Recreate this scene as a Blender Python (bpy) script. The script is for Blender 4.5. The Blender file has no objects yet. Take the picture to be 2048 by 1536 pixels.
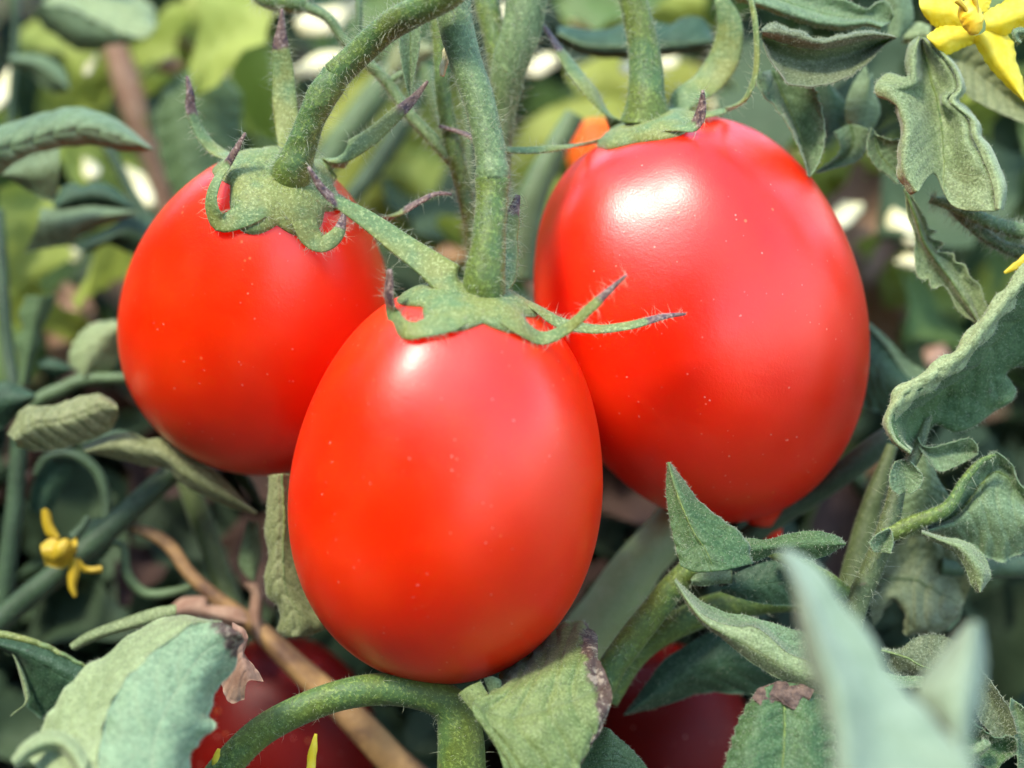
import bpy, math, random
import numpy as np
from mathutils import Vector, Matrix
from mathutils.bvhtree import BVHTree

# ------------------------------------------------------------------ camera, sky, sun
sc = bpy.context.scene
col = sc.collection
PX = 0.20 / 2048.0                    # metres per photograph pixel at the focus distance
D0 = 0.34                             # metres from camera to the fruit
PITCH = math.radians(25)
FWD = np.array([0, math.cos(PITCH), -math.sin(PITCH)])
RIGHT = np.array([1.0, 0, 0])
UP = np.array([0, math.sin(PITCH), math.cos(PITCH)])
CEN = np.array([0, 0, 0.34])
CAM = CEN - FWD * D0
cd = bpy.data.cameras.new('camera')
cam = bpy.data.objects.new('camera', cd); col.objects.link(cam)
cam.location = CAM
cam.rotation_euler = (math.radians(90) - PITCH, 0, 0)
cd.sensor_width = 36
cd.lens = 36 * D0 / 0.20
cd.clip_start = 0.01; cd.clip_end = 400
cd.dof.use_dof = True
cd.dof.focus_distance = D0 + 60 * PX
cd.dof.aperture_fstop = 5.9
cd.dof.aperture_blades = 7
sc.camera = cam

SUN = np.array([-0.38, -0.22, 0.88]); SUN /= np.linalg.norm(SUN)
w = bpy.data.worlds.new('World'); sc.world = w; w.use_nodes = True
nt = w.node_tree
bg = nt.nodes['Background']
sky = nt.nodes.new('ShaderNodeTexSky'); sky.sky_type = 'NISHITA'; sky.sun_disc = False
sky.sun_elevation = math.asin(SUN[2]); sky.sun_rotation = math.atan2(SUN[0], SUN[1])
sky.dust_density = 0.8; sky.air_density = 1.0; sky.ozone_density = 0.4
nt.links.new(sky.outputs[0], bg.inputs[0]); bg.inputs[1].default_value = 0.15
ld = bpy.data.lights.new('sun', 'SUN'); ld.energy = 1.15; ld.angle = math.radians(10)
ld.color = (1.0, 0.94, 0.80)
lo = bpy.data.objects.new('sun', ld); col.objects.link(lo)
lo.rotation_euler = Vector(SUN).to_track_quat('Z', 'Y').to_euler()
sc.view_settings.view_transform = 'Standard'; sc.view_settings.look = 'None'
sc.view_settings.exposure = 2.15; sc.view_settings.gamma = 1
sc.cycles.max_bounces = 8; sc.cycles.diffuse_bounces = 4; sc.cycles.transmission_bounces = 4
sc.cycles.use_denoising = True

# ------------------------------------------------------------------ geometry helpers
rnd = random.Random(7)
def P(u, v, z=0.0):
    r = FWD + RIGHT * ((u - 1024) * PX / D0) + UP * ((768 - v) * PX / D0)
    return CAM + r * (D0 - z * PX)
def Pn(a):
    a = np.asarray(a, float)
    r = FWD[None] + RIGHT[None] * ((a[:, :1] - 1024) * PX / D0) + UP[None] * ((768 - a[:, 1:2]) * PX / D0)
    return CAM[None] + r * (D0 - a[:, 2:3] * PX)

FR = {'P': (0, 0, 1), 1: (0, 0, .3418), 2: (500, 0, .3418), 3: (1000, 0, .293), 4: (1450, 0, .293), 5: (0, 500, .3418),
      6: (0, 1000, .349), 7: (1550, 400, .2605), 8: (1550, 750, .293), 9: (1300, 1050, .3652), 10: (800, 1100, .3418),
      11: (0, 0, .1953), 12: (0, 300, .1953), 13: (0, 600, .1953), 14: (0, 900, .293), 15: (1700, 1000, .349),
      16: (1000, 900, .4141), 17: (700, 450, .358)}
def rail(f, s, z0, dz=0.0, tz=None):       # tz: (slope, v0), the leaf leans back so that its lower end comes nearer
    ox, oy, k = FR[f]
    out = []
    for t in s.split():
        q = [float(x) for x in t.split(',')]
        out.append((ox + q[0] * k, oy + q[1] * k, z0 + (q[2] if len(q) > 2 else dz)))
    if tz: out = [(a, b, c + tz[0] * (b - tz[1])) for a, b, c in out]
    return Pn(out)

def cr(pts, n):
    """Catmull-Rom through pts, resampled to n points evenly by chord length."""
    p = np.asarray(pts, float)
    if len(p) == 2:
        t = np.linspace(0, 1, n)[:, None]
        return p[0] * (1 - t) + p[1] * t
    d = np.r_[0, np.cumsum(np.linalg.norm(np.diff(p[:, :3], axis=0), axis=1) + 1e-9)]
    q = np.vstack([2 * p[0] - p[1], p, 2 * p[-1] - p[-2]])
    x = np.linspace(0, d[-1], n)
    i = np.clip(np.searchsorted(d, x, 'right') - 1, 0, len(p) - 2)
    t = ((x - d[i]) / (d[i + 1] - d[i]))[:, None]
    a, b, c, e = q[i], q[i + 1], q[i + 2], q[i + 3]
    return 0.5 * (2 * b + (c - a) * t + (2 * a - 5 * b + 4 * c - e) * t ** 2 + (3 * b - a - 3 * c + e) * t ** 3)

def nrm(a):
    return a / (np.linalg.norm(a, axis=-1, keepdims=True) + 1e-12)

def snoise(p, seed, k=3):
    """cheap smooth pseudo-noise from sums of sines, p (...,2) or (...,3)"""
    r = np.random.RandomState(seed)
    o = 0
    for i in range(k * 3):
        f = r.normal(size=p.shape[-1]) * (1 + i * 0.35)
        o = o + np.sin(p @ f + r.uniform(0, 6.28)) / (1 + i * 0.4)
    return o / (k * 1.3)

def mesh(name, V, F, mats, parent=None, org=None, uv=None, mi=None, smooth=True, props=None, tint=None):
    V = np.asarray(V, float)
    if org is None: org = V.mean(0) if parent is None else np.zeros(3)
    me = bpy.data.meshes.new(name)
    F = [np.asarray(f) for f in F] if not isinstance(F, np.ndarray) else F
    if isinstance(F, np.ndarray):
        nf, k = F.shape
        me.vertices.add(len(V)); me.vertices.foreach_set('co', (V - org).astype(np.float32).ravel())
        me.loops.add(nf * k); me.loops.foreach_set('vertex_index', F.astype(np.int32).ravel())
        me.polygons.add(nf); me.polygons.foreach_set('loop_start', np.arange(0, nf * k, k, dtype=np.int32))
        me.polygons.foreach_set('loop_total', np.full(nf, k, dtype=np.int32))
    else:
        me.from_pydata((V - org).tolist(), [], [f.tolist() for f in F])
    if not isinstance(mats, (list, tuple)): mats = [mats]
    for m in mats: me.materials.append(m)
    if mi is not None: me.polygons.foreach_set('material_index', np.asarray(mi, dtype=np.int32))
    if uv is not None:
        l = me.uv_layers.new(name='UVMap')
        li = np.zeros(len(me.loops), dtype=np.int32); me.loops.foreach_get('vertex_index', li)
        l.data.foreach_set('uv', np.asarray(uv, dtype=np.float32)[li].ravel())
    me.update(calc_edges=True)
    me.validate()
    if smooth: me.polygons.foreach_set('use_smooth', np.ones(len(me.polygons), dtype=bool))
    o = bpy.data.objects.new(name, me); col.objects.link(o)
    if parent is not None: o.parent = parent
    else: o.location = org
    return o

ORG = {}
def thing(name, label, cat, org, group=None):
    o = bpy.data.objects.new(name, None); col.objects.link(o)
    o.location = org; o.empty_display_size = 0.01
    o['label'] = label; o['category'] = cat
    if group: o['group'] = group
    ORG[o.name] = np.asarray(org, float)
    return o
def sub(name, V, F, mats, root, parent=None, **k):
    """mesh part of the thing `root`, parented to root or to one of its parts (which sit at the root's origin)"""
    return mesh(name, V, F, mats, parent or root, ORG[root.name], **k)

def tube_geo(c, r, sides=12, flat=None, fl=None, rough=0.0, seed=0, cap=True):
    """c (n,3) centres, r (n) radii; flat = ratio of thickness to width, fl = (n,3) normal hint"""
    n = len(c)
    T = nrm(np.gradient(c, axis=0))
    if fl is None:
        N = np.zeros_like(c); v = np.cross(T[0], [0.3, 0.5, 0.8]); N[0] = v / np.linalg.norm(v)
        for i in range(1, n):
            v = N[i - 1] - T[i] * np.dot(N[i - 1], T[i]); N[i] = v / np.linalg.norm(v)
    else:
        N = nrm(fl - T * (fl * T).sum(1, keepdims=True))
    B = np.cross(T, N)
    a = np.linspace(0, 2 * np.pi, sides, endpoint=False)
    fr = np.ones(n) if flat is None else np.asarray(flat) * np.ones(n)
    k = np.ones((n, sides))
    if rough:
        rs = np.random.RandomState(seed)
        s = np.linspace(0, 1, n)[:, None]
        for j in range(5):
            k += rough * 0.5 * np.sin(a[None] * rs.randint(1, 4) + s * rs.uniform(4, 30) + rs.uniform(0, 6)) / (1 + j * .5)
    R = r[:, None] * k
    V = c[:, None, :] + (np.cos(a)[None, :, None] * B[:, None, :] * R[..., None]
                         + np.sin(a)[None, :, None] * N[:, None, :] * (R * fr[:, None])[..., None])
    i = np.arange(n - 1)[:, None]; j = np.arange(sides)[None]
    F = np.stack([i * sides + j, i * sides + (j + 1) % sides, (i + 1) * sides + (j + 1) % sides, (i + 1) * sides + j], -1).reshape(-1, 4)
    uv = np.stack([np.repeat(np.linspace(0, 1, n), sides), np.tile(np.arange(sides) / sides, n)], 1)
    V = V.reshape(-1, 3)
    if cap:
        V = np.vstack([V, c[0], c[-1]]); uv = np.vstack([uv, [0, 0], [1, 0]])
        j = np.arange(sides)
        F = np.vstack([F, np.stack([np.full(sides, n * sides), (j + 1) % sides, j, j], 1),
                       np.stack([np.full(sides, n * sides + 1), (n - 1) * sides + j, (n - 1) * sides + (j + 1) % sides, (n - 1) * sides + (j + 1) % sides], 1)])
        F = [f if f[2] != f[3] else f[:3] for f in F]
    return V, F, uv, T, N, B

def hairs(pts, dirs, L, rad, bend=0.35, seed=1):
    """one mesh of many fine tapered three-sided hairs"""
    rs = np.random.RandomState(seed)
    n = len(pts); d = nrm(dirs)
    side = nrm(np.cross(d, rs.normal(size=(n, 3))))
    b2 = np.cross(d, side)
    rings = []
    for t, k in ((0, 1.0), (.35, .8), (.7, .5), (1, .12)):
        c = pts + d * (L * t)[:, None] + side * (L * bend * t * t)[:, None]
        for a in (0, 2.094, 4.189):
            rings.append(c + (side * math.cos(a) + b2 * math.sin(a)) * (rad * k)[:, None])
    V = np.stack(rings, 1)
    F = []
    for s in range(3):
        for j in range(3):
            F.append([s * 3 + j, s * 3 + (j + 1) % 3, s * 3 + 3 + (j + 1) % 3, s * 3 + 3 + j])
    F = (np.array(F)[None] + (np.arange(n) * 12)[:, None, None]).reshape(-1, 4)
    return V.reshape(-1, 3), F

# ------------------------------------------------------------------ materials
def lin(r, g, b):
    return tuple(((c / 255 / 12.92) if c / 255 <= .04045 else ((c / 255 + .055) / 1.055) ** 2.4) for c in (r, g, b))
class NT:
    def __init__(s, name):
        s.m = bpy.data.materials.new(name); s.m.use_nodes = True
        s.t = s.m.node_tree; s.t.nodes.clear()
        s.out = s.n('OutputMaterial')
    def n(s, k, **kw):
        o = s.t.nodes.new('ShaderNode' + k)
        for a, v in kw.items():
            if a in o.inputs: o.inputs[a].default_value = v
            else: setattr(o, a, v)
        return o
    def l(s, a, b): s.t.links.new(a, b)
    def noise(s, vec, scale, detail=4, rough=.55):
        o = s.n('TexNoise'); o.inputs['Scale'].default_value = scale; o.inputs['Detail'].default_value = detail
        o.inputs['Roughness'].default_value = rough; s.l(vec, o.inputs['Vector']); return o.outputs['Fac']
    def ramp(s, f, lo, hi):
        o = s.n('MapRange'); o.interpolation_type = 'SMOOTHSTEP'
        o.inputs['From Min'].default_value = lo; o.inputs['From Max'].default_value = hi
        s.l(f, o.inputs['Value']); return o.outputs['Result']
    def mix(s, f, a, b, mode='MIX'):
        o = s.n('Mix'); o.data_type = 'RGBA'; o.blend_type = mode
        for v, i in ((f, 0), (a, 6), (b, 7)):
            if isinstance(v, (int, float)): o.inputs[i].default_value = v
            elif isinstance(v, tuple): o.inputs[i].default_value = (*v[:3], 1)
            else: s.l(v, o.inputs[i])
        return o.outputs[2]
    def math(s, op, a, b=None, c=None):
        o = s.n('Math'); o.operation = op
        for v, i in ((a, 0), (b, 1), (c, 2)):
            if v is None: continue
            if isinstance(v, (int, float)): o.inputs[i].default_value = v
            else: s.l(v, o.inputs[i])
        return o.outputs[0]
    def bump(s, h, dist, st=1.0, prev=None):
        o = s.n('Bump'); o.inputs['Distance'].default_value = dist; o.inputs['Strength'].default_value = st
        s.l(h, o.inputs['Height'])
        if prev is not None: s.l(prev, o.inputs['Normal'])
        return o.outputs[0]

def mat_leaf(name, c1, c2, vein, veins=7.0, brown=0.0, tipbrown=0.0, rough=.62, trans=.28, sheen=.22, grain=1.0, transcol=None, spots=.25):
    k = NT(name)
    tc = k.n('TexCoord'); ob = tc.outputs['Object']
    uvn = k.n('SeparateXYZ'); k.l(tc.outputs['UV'], uvn.inputs[0]); s, t = uvn.outputs[0], uvn.outputs[1]
    big = k.ramp(k.noise(ob, 90, 3), .35, .65)
    c = k.mix(big, c1, c2)
    mid = k.noise(ob, 420, 5, .65)
    c = k.mix(k.ramp(mid, .3, .75), c, tuple(x * 1.45 + .01 for x in c1), 'MIX') if False else k.mix(k.math('MULTIPLY', k.ramp(mid, .4, .75), .55), c, tuple(min(1, x * 1.5 + .012) for x in c2))
    # pale velvet hairs and dark pits between them
    gr = k.noise(ob, 2000, 2, .75)
    c = k.mix(k.math('MULTIPLY', k.ramp(gr, .52, .66), .55 * grain), c, tuple(min(1, x * 1.5 + .09) for x in c2))
    c = k.mix(k.math('MULTIPLY', k.ramp(gr, .47, .33), .6 * grain), c, tuple(x * .45 for x in c1))
    # veins from the blade's own coordinates (u along the blade, v across)
    at = k.math('ABSOLUTE', k.math('SUBTRACT', k.math('MULTIPLY', t, 2), 1))
    wob = k.math('MULTIPLY', k.noise(ob, 160, 2), .6)
    q = k.math('ADD', k.math('SUBTRACT', k.math('MULTIPLY', s, veins), k.math('MULTIPLY', k.math('POWER', at, 1.25), 1.5)), wob)
    d = k.math('ABSOLUTE', k.math('SUBTRACT', k.math('FRACT', q), .5))
    vl = k.ramp(d, .05, .0)
    mr = k.ramp(at, .035, .0)
    vm = k.math('MAXIMUM', k.math('MULTIPLY', vl, .5), k.math('MULTIPLY', mr, .8))
    vo = k.n('TexVoronoi'); vo.feature = 'DISTANCE_TO_EDGE'; vo.inputs['Scale'].default_value = 330; k.l(ob, vo.inputs['Vector'])
    net = k.ramp(vo.outputs['Distance'], .10, .0)
    vm = k.math('MAXIMUM', vm, k.math('MULTIPLY', net, .22))
    c = k.mix(k.math('MULTIPLY', vm, .65), c, vein)
    rim = k.math('MULTIPLY', k.ramp(at, .93, 1.0), .55)
    c = k.mix(rim, c, tuple(min(1, x * 1.35 + .06) for x in c2))
    # blemishes: small purplish-brown flecks
    fl = k.math('MULTIPLY', k.ramp(k.noise(ob, 300, 4, .7), .66, .72), spots)
    c = k.mix(fl, c, (.11, .075, .06))
    if brown:
        nb = k.noise(ob, 230, 5, .7)
        e = k.math('MULTIPLY', k.ramp(k.math('ADD', at, k.math('MULTIPLY', nb, .5)), 1.32 - .25 * brown, 1.42 - .25 * brown), .85)
        c = k.mix(e, c, (.30, .17, .10)); c = k.mix(k.math('MULTIPLY', e, k.ramp(gr, .45, .7)), c, (.60, .50, .38))
    if tipbrown:
        nb = k.noise(ob, 260, 5, .7)
        e = k.ramp(k.math('ADD', s, k.math('MULTIPLY', nb, .22)), 1.10 - tipbrown, 1.15 - tipbrown)
        c = k.mix(e, c, (.075, .045, .032)); c = k.mix(k.math('MULTIPLY', e, k.ramp(k.noise(ob, 700, 3), .5, .64)), c, (.34, .28, .20))
    p = k.n('BsdfPrincipled'); k.l(c, p.inputs['Base Color'])
    p.inputs['Roughness'].default_value = rough; p.inputs['Specular IOR Level'].default_value = .45
    p.inputs['Sheen Weight'].default_value = sheen; p.inputs['Sheen Roughness'].default_value = .4
    p.inputs['Sheen Tint'].default_value = (.9, .95, .82, 1)
    b = k.bump(k.math('MULTIPLY', vm, -1), .00012, .7)
    b = k.bump(k.noise(ob, 700, 4, .6), .00028, .6, b)
    b = k.bump(gr, .00010, .9 * grain, b)
    k.l(b, p.inputs['Normal'])
    tr = k.n('BsdfTranslucent')
    tcol = k.mix(1.0, c, transcol or (1.0, 1.25, .45), 'MULTIPLY'); k.l(tcol, tr.inputs[0]); k.l(b, tr.inputs['Normal'])
    ms = k.n('MixShader'); ms.inputs[0].default_value = trans
    k.l(p.outputs[0], ms.inputs[1]); k.l(tr.outputs[0], ms.inputs[2]); k.l(ms.outputs[0], k.out.inputs[0])
    return k.m

def mat_stem(name, c1, c2, pale=(.42, .50, .34), rough=.6, grain=.8, tip=None, tipat=.82, gs=1250, sheen=.1, lowcol=None):
    k = NT(name)
    tc = k.n('TexCoord'); ob = tc.outputs['Object']
    uvn = k.n('SeparateXYZ'); k.l(tc.outputs['UV'], uvn.inputs[0]); s = uvn.outputs[0]
    c = k.mix(k.ramp(k.noise(ob, 110, 4), .38, .62), c1, c2)
    g = k.noise(ob, gs, 2, .75)
    c = k.mix(k.math('MULTIPLY', k.ramp(g, .52, .66), .65 * grain), c, pale)
    c = k.mix(k.math('MULTIPLY', k.ramp(g, .46, .30), .6 * grain), c, tuple(x * .42 for x in c1))
    pit = k.ramp(k.noise(ob, 520, 3, .7), .66, .72)
    c = k.mix(k.math('MULTIPLY', pit, .35), c, (.14, .09, .06))
    if tip:
        e = k.ramp(k.math('ADD', s, k.math('MULTIPLY', k.noise(ob, 500, 4), .12)), tipat + .05, tipat + .09)
        tcol = k.mix(k.ramp(k.noise(ob, 1500, 3, .7), .5, .66), tip, (.36, .27, .22))
        tcol = k.mix(k.ramp(k.noise(ob, 900, 3, .7), .5, .6), tcol, (.045, .022, .03))
        c = k.mix(e, c, tcol)
    p = k.n('BsdfPrincipled'); k.l(c, p.inputs['Base Color'])
    p.inputs['Roughness'].default_value = rough; p.inputs['Sheen Weight'].default_value = sheen
    p.inputs['Sheen Tint'].default_value = (.9, 1, .9, 1)
    p.inputs['Subsurface Weight'].default_value = .12; p.inputs['Subsurface Radius'].default_value = (.6, 1, .3); p.inputs['Subsurface Scale'].default_value = .0012
    b = k.bump(k.noise(ob, 520, 4, .65), .0004, .6)
    b = k.bump(g, .00022, .9 * grain, b); k.l(b, p.inputs['Normal'])
    k.l(p.outputs[0], k.out.inputs[0])
    return k.m

def mat_tomato(name, c1, c2, spec=.62, rough=.35):
    k = NT(name)
    tc = k.n('TexCoord'); ob = tc.outputs['Object']
    c = k.mix(k.ramp(k.noise(ob, 28, 3), .35, .68), c1, c2)
    m = k.noise(ob, 900, 3, .7)
    c = k.mix(k.math('MULTIPLY', k.ramp(m, .55, .8), .22), c, (min(1, c2[0] * 1.1), c2[1] * 1.6, c2[2]))
    vo = k.n('TexVoronoi'); vo.inputs['Scale'].default_value = 240; k.l(ob, vo.inputs['Vector'])
    dot = k.math('MULTIPLY', k.ramp(vo.outputs['Distance'], .11, .05), k.ramp(k.noise(ob, 120, 2), .54, .6))
    c = k.mix(k.math('MULTIPLY', dot, .5), c, (.95, .30, .10))
    vo2 = k.n('TexVoronoi'); vo2.inputs['Scale'].default_value = 520; k.l(ob, vo2.inputs['Vector'])
    d2 = k.math('MULTIPLY', k.ramp(vo2.outputs['Distance'], .15, .06), .6)
    c = k.mix(k.math('MULTIPLY', d2, k.ramp(k.noise(ob, 200, 2), .5, .62)), c, (.95, .42, .32))
    p = k.n('BsdfPrincipled'); k.l(c, p.inputs['Base Color'])
    r = k.math('ADD', k.math('MULTIPLY', k.ramp(k.noise(ob, 60, 4), .3, .7), .10), rough - .04); k.l(r, p.inputs['Roughness'])
    p.inputs['IOR'].default_value = 1.5; p.inputs['Specular IOR Level'].default_value = spec
    p.inputs['Subsurface Weight'].default_value = .85; p.inputs['Subsurface Radius'].default_value = (1, .10, .04); p.inputs['Subsurface Scale'].default_value = .018
    b = k.bump(k.noise(ob, 60, 3, .5), .0008, .25)
    b = k.bump(k.noise(ob, 2000, 2, .7), .00008, .5, b)
    b = k.bump(k.noise(ob, 420, 3, .6), .00010, .35, b)
    p.inputs['Coat Weight'].default_value = .07 if spec > .3 else 0; p.inputs['Coat Roughness'].default_value = .16; k.l(b, p.inputs['Coat Normal'])
    k.l(b, p.inputs['Normal']); k.l(p.outputs[0], k.out.inputs[0])
    return k.m

def mat_plain(name, c1, c2, scale=200, rough=.7, trans=0.0, bump=.0003, bs=900, sheen=0.0):
    k = NT(name); ob = k.n('TexCoord').outputs['Object']
    c = k.mix(k.ramp(k.noise(ob, scale, 5, .65), .3, .7), c1, c2)
    p = k.n('BsdfPrincipled'); k.l(c, p.inputs['Base Color']); p.inputs['Roughness'].default_value = rough
    p.inputs['Sheen Weight'].default_value = sheen
    k.l(k.bump(k.noise(ob, bs, 4, .6), bump, .7), p.inputs['Normal'])
    if trans:
        tr = k.n('BsdfTranslucent'); k.l(c, tr.inputs[0]); ms = k.n('MixShader'); ms.inputs[0].default_value = trans
        k.l(p.outputs[0], ms.inputs[1]); k.l(tr.outputs[0], ms.inputs[2]); k.l(ms.outputs[0], k.out.inputs[0])
    else: k.l(p.outputs[0], k.out.inputs[0])
    return k.m

M = {}
M['top'] = mat_leaf('leaf_upper', (0.0662, 0.127, 0.0423), (0.102, 0.175, 0.06), (0.174, 0.265, 0.0916))
M['topblue'] = mat_leaf('leaf_upper_bluish', (0.107, 0.175, 0.0741), (0.158, 0.239, 0.106), (0.244, 0.339, 0.155))
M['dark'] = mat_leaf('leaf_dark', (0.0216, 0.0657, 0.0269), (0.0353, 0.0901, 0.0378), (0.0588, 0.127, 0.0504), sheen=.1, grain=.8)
M['under'] = mat_leaf('leaf_underside', (0.174, 0.233, 0.0882), (0.23, 0.297, 0.12), (0.346, 0.403, 0.176), sheen=.4, grain=1.15)
M['olive'] = mat_leaf('leaf_olive', (0.103, 0.138, 0.0546), (0.152, 0.18, 0.084), (0.196, 0.233, 0.109), sheen=.3, grain=1.2)
M['yellow'] = mat_leaf('leaf_yellowing', (.19, .22, .08), (.26, .285, .12), (.33, .35, .17), brown=.25, trans=.3)
M['lime'] = mat_leaf('leaf_pale_underside', (0.244, 0.315, 0.13), (0.302, 0.375, 0.168), (0.354, 0.42, 0.202), sheen=.35, spots=.5)
M['mint'] = mat_leaf('leaf_scarred', (0.161, 0.27, 0.139), (0.224, 0.34, 0.181), (0.364, 0.43, 0.244), tipbrown=.13, spots=.9)
M['scar'] = mat_leaf('leaf_edge_scarred', (0.125, 0.19, 0.0462), (0.187, 0.25, 0.0714), (0.156, 0.21, 0.0756), brown=.4, tipbrown=.15, spots=.55)
M['tipb'] = mat_leaf('leaf_withered_tip', (0.0408, 0.106, 0.0282), (0.0713, 0.143, 0.0423), (0.112, 0.18, 0.0529), spots=.3, grain=1.0)
M['fore'] = mat_leaf('leaf_near', (0.229, 0.31, 0.181), (0.291, 0.37, 0.235), (0.343, 0.4, 0.202), spots=0, grain=.5)
M['dried'] = mat_plain('leaf_dried', (.30, .16, .10), (.50, .33, .22), 160, .75, .25)
M['dried_mid'] = mat_plain('leaf_dried_mid', (.14, .08, .04), (.34, .21, .11), 60, .8, .15)
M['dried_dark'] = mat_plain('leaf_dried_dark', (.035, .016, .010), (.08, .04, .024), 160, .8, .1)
M['scab'] = mat_plain('leaf_scab', (.05, .03, .022), (.17, .11, .075), 700, .85, 0, .0006, 1200)
M['straw'] = mat_plain('straw', (.13, .065, .035), (.46, .27, .10), 110, .6, .15)
M['pale_dry'] = mat_plain('pale_glint_and_fibre', (.86, .80, .40), (.90, .86, .55), 80, .5, .1)  # near-white so that the painted background glints blow out; also the white fibre
M['stem'] = mat_stem('stem_green', (0.0901, 0.133, 0.0108), (0.0636, 0.133, 0.03), pale=(0.254, 0.35, 0.066))
M['stemblue'] = mat_stem('stem_grey_green', (0.0884, 0.146, 0.0432), (0.114, 0.182, 0.0612), pale=(0.291, 0.385, 0.158))
M['stemdark'] = mat_stem('stem_dark', (.028, .06, .022), (.045, .09, .035), pale=(.08, .14, .07), grain=.6)
M['stemolive'] = mat_stem('stem_olive', (.05, .078, .018), (.075, .108, .03), pale=(.15, .19, .08), grain=.7)
M['stempale'] = mat_stem('stem_pale', (.26, .36, .14), (.32, .42, .18), pale=(.38, .46, .25), grain=.3)
M['stemblur'] = mat_stem('stem_soft', (.085, .14, .05), (.11, .18, .07), pale=(.17, .25, .12), grain=.3)
M['calyx'] = mat_stem('calyx_green', (0.17, 0.2, 0.0375), (0.1, 0.18, 0.0562), pale=(0.4, 0.46, 0.18), gs=1700)
M['sepal'] = mat_stem('sepal_green', (.17, .20, .0375), (.10, .18, .056), pale=(.40, .46, .18), tip=(.13, .075, .055), tipat=.78, gs=1700)
M['hair'] = mat_plain('plant_hair', (.52, .57, .36), (.64, .68, .46), 300, .45, .4, sheen=.2)
M['tomato'] = mat_tomato('tomato_skin', (.82, .022, .0001), (.92, .042, .0001))
M['tomato2'] = mat_tomato('tomato_skin_deep', (.80, .016, .0003), (.90, .028, .0003))
M['tomato_bg'] = mat_tomato('tomato_skin_shaded', (.10, .0025, .0012), (.135, .003, .0012), spec=.15, rough=.5)  # deep shade put into the skin colour, reflections lowered
M['tomato_far'] = mat_tomato('tomato_skin_ripening', (.80, .10, .01), (.85, .16, .02), spec=.15, rough=.5)
M['petal'] = mat_plain('petal_yellow', (.92, .76, .03), (.95, .86, .12), 250, .5, .45)
M['anther'] = mat_plain('anther_orange', (.92, .56, .02), (.95, .66, .05), 300, .5)
M['petal_old'] = mat_plain('petal_faded', (.50, .34, .015), (.62, .44, .03), 250, .5, .2)

M['far1'] = mat_plain('foliage_far_yellow_green', (.30, .38, .05), (.42, .50, .10), 30, .6, .4)  # sunlit brightness put into the foliage colour
M['far2'] = mat_plain('foliage_far_green', (.10, .18, .04), (.15, .24, .07), 30, .6, .35)
M['far3'] = mat_plain('foliage_far_grey', (.12, .18, .12), (.18, .24, .16), 30, .6, .25)

# ------------------------------------------------------------------ leaves
def blade_geo(rails, n=60, m=26, thick=.00024, relief=.00035, nv=7, ripple=.0010, edge=.0005, seed=1, envw=.024):
    K = len(rails)
    R = np.stack([cr(r, n) for r in rails], 1)                    # n,K,3
    tt = np.linspace(0, K - 1, m)
    q = np.concatenate([2 * R[:, :1] - R[:, 1:2], R, 2 * R[:, -1:] - R[:, -2:-1]], 1)
    i = np.clip(tt.astype(int), 0, K - 2); t = (tt - i)[None, :, None]
    a, b, c, e = q[:, i], q[:, i + 1], q[:, i + 2], q[:, i + 3]
    S = 0.5 * (2 * b + (c - a) * t + (2 * a - 5 * b + 4 * c - e) * t ** 2 + (3 * b - a - 3 * c + e) * t ** 3)
    def normals(S):
        return nrm(np.cross(np.gradient(S, axis=0), np.gradient(S, axis=1)))
    N = normals(S)
    mid = S[n // 2, m // 2]
    if (N.mean((0, 1)) @ (CAM - mid)) < 0: N = -N; flip = True
    else: flip = False
    s = np.linspace(0, 1, n)[:, None]; tv = np.linspace(-1, 1, m)[None]; at = abs(tv)
    qv = s * nv - 1.5 * at ** 1.25 + .16 * snoise(np.stack([s * 7 + 0 * tv, tv * 2 + 0 * s], -1), seed + 9)
    f = np.abs((qv % 1) - .5)
    h = relief * (1 - np.exp(-(f / .14) ** 2) * 1.3) * (1 - at ** 6) - relief * .9 * np.exp(-(at / .06) ** 2)
    wid = np.linalg.norm(S[:, 0] - S[:, -1], axis=1)[:, None]
    env = np.clip(wid / envw, 0, 1) ** 1.3
    uvp = np.stack([s * 9 + 0 * tv, tv * 3 + 0 * s], -1)
    h = h * env + ripple * snoise(uvp, seed) * env * .7 + edge * at ** 4 * np.sin(s * 46 + 3 * snoise(uvp, seed + 5)) * env
    S = S + N * h[..., None]
    N2 = normals(S); N2 = -N2 if flip else N2
    A = S + N2 * thick * .5; Bk = S - N2 * thick * .5
    V = np.vstack([A.reshape(-1, 3), Bk.reshape(-1, 3)])
    I, J = np.meshgrid(np.arange(n - 1), np.arange(m - 1), indexing='ij')
    a0 = I * m + J
    quad = np.stack([a0, a0 + 1, a0 + m + 1, a0 + m], -1).reshape(-1, 4)
    ft = quad if flip else quad[:, ::-1]
    # orientation: make sure that the front faces look along N2
    v0 = A.reshape(-1, 3); fn = np.cross(v0[ft[:, 1]] - v0[ft[:, 0]], v0[ft[:, 3]] - v0[ft[:, 0]])
    if (fn * N2.reshape(-1, 3)[ft[:, 0]]).sum() < 0: ft = ft[:, ::-1]
    fb = ft[:, ::-1] + n * m
    loop = [k for k in range(m)] + [k * m + m - 1 for k in range(1, n)] + [(n - 1) * m + k for k in range(m - 2, -1, -1)] + [k * m for k in range(n - 2, 0, -1)]
    loop = np.array(loop); nx = np.roll(loop, -1)
    rim = np.stack([loop, nx, nx + n * m, loop + n * m], 1)
    F = np.vstack([ft, fb, rim])
    mi = np.r_[np.zeros(len(ft)), np.ones(len(fb)), np.zeros(len(rim))]
    uv1 = np.stack([s + 0 * tv, (tv + 1) / 2 + 0 * s], -1).reshape(-1, 2)
    return V, F, mi, np.vstack([uv1, uv1]), S, N2

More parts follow.
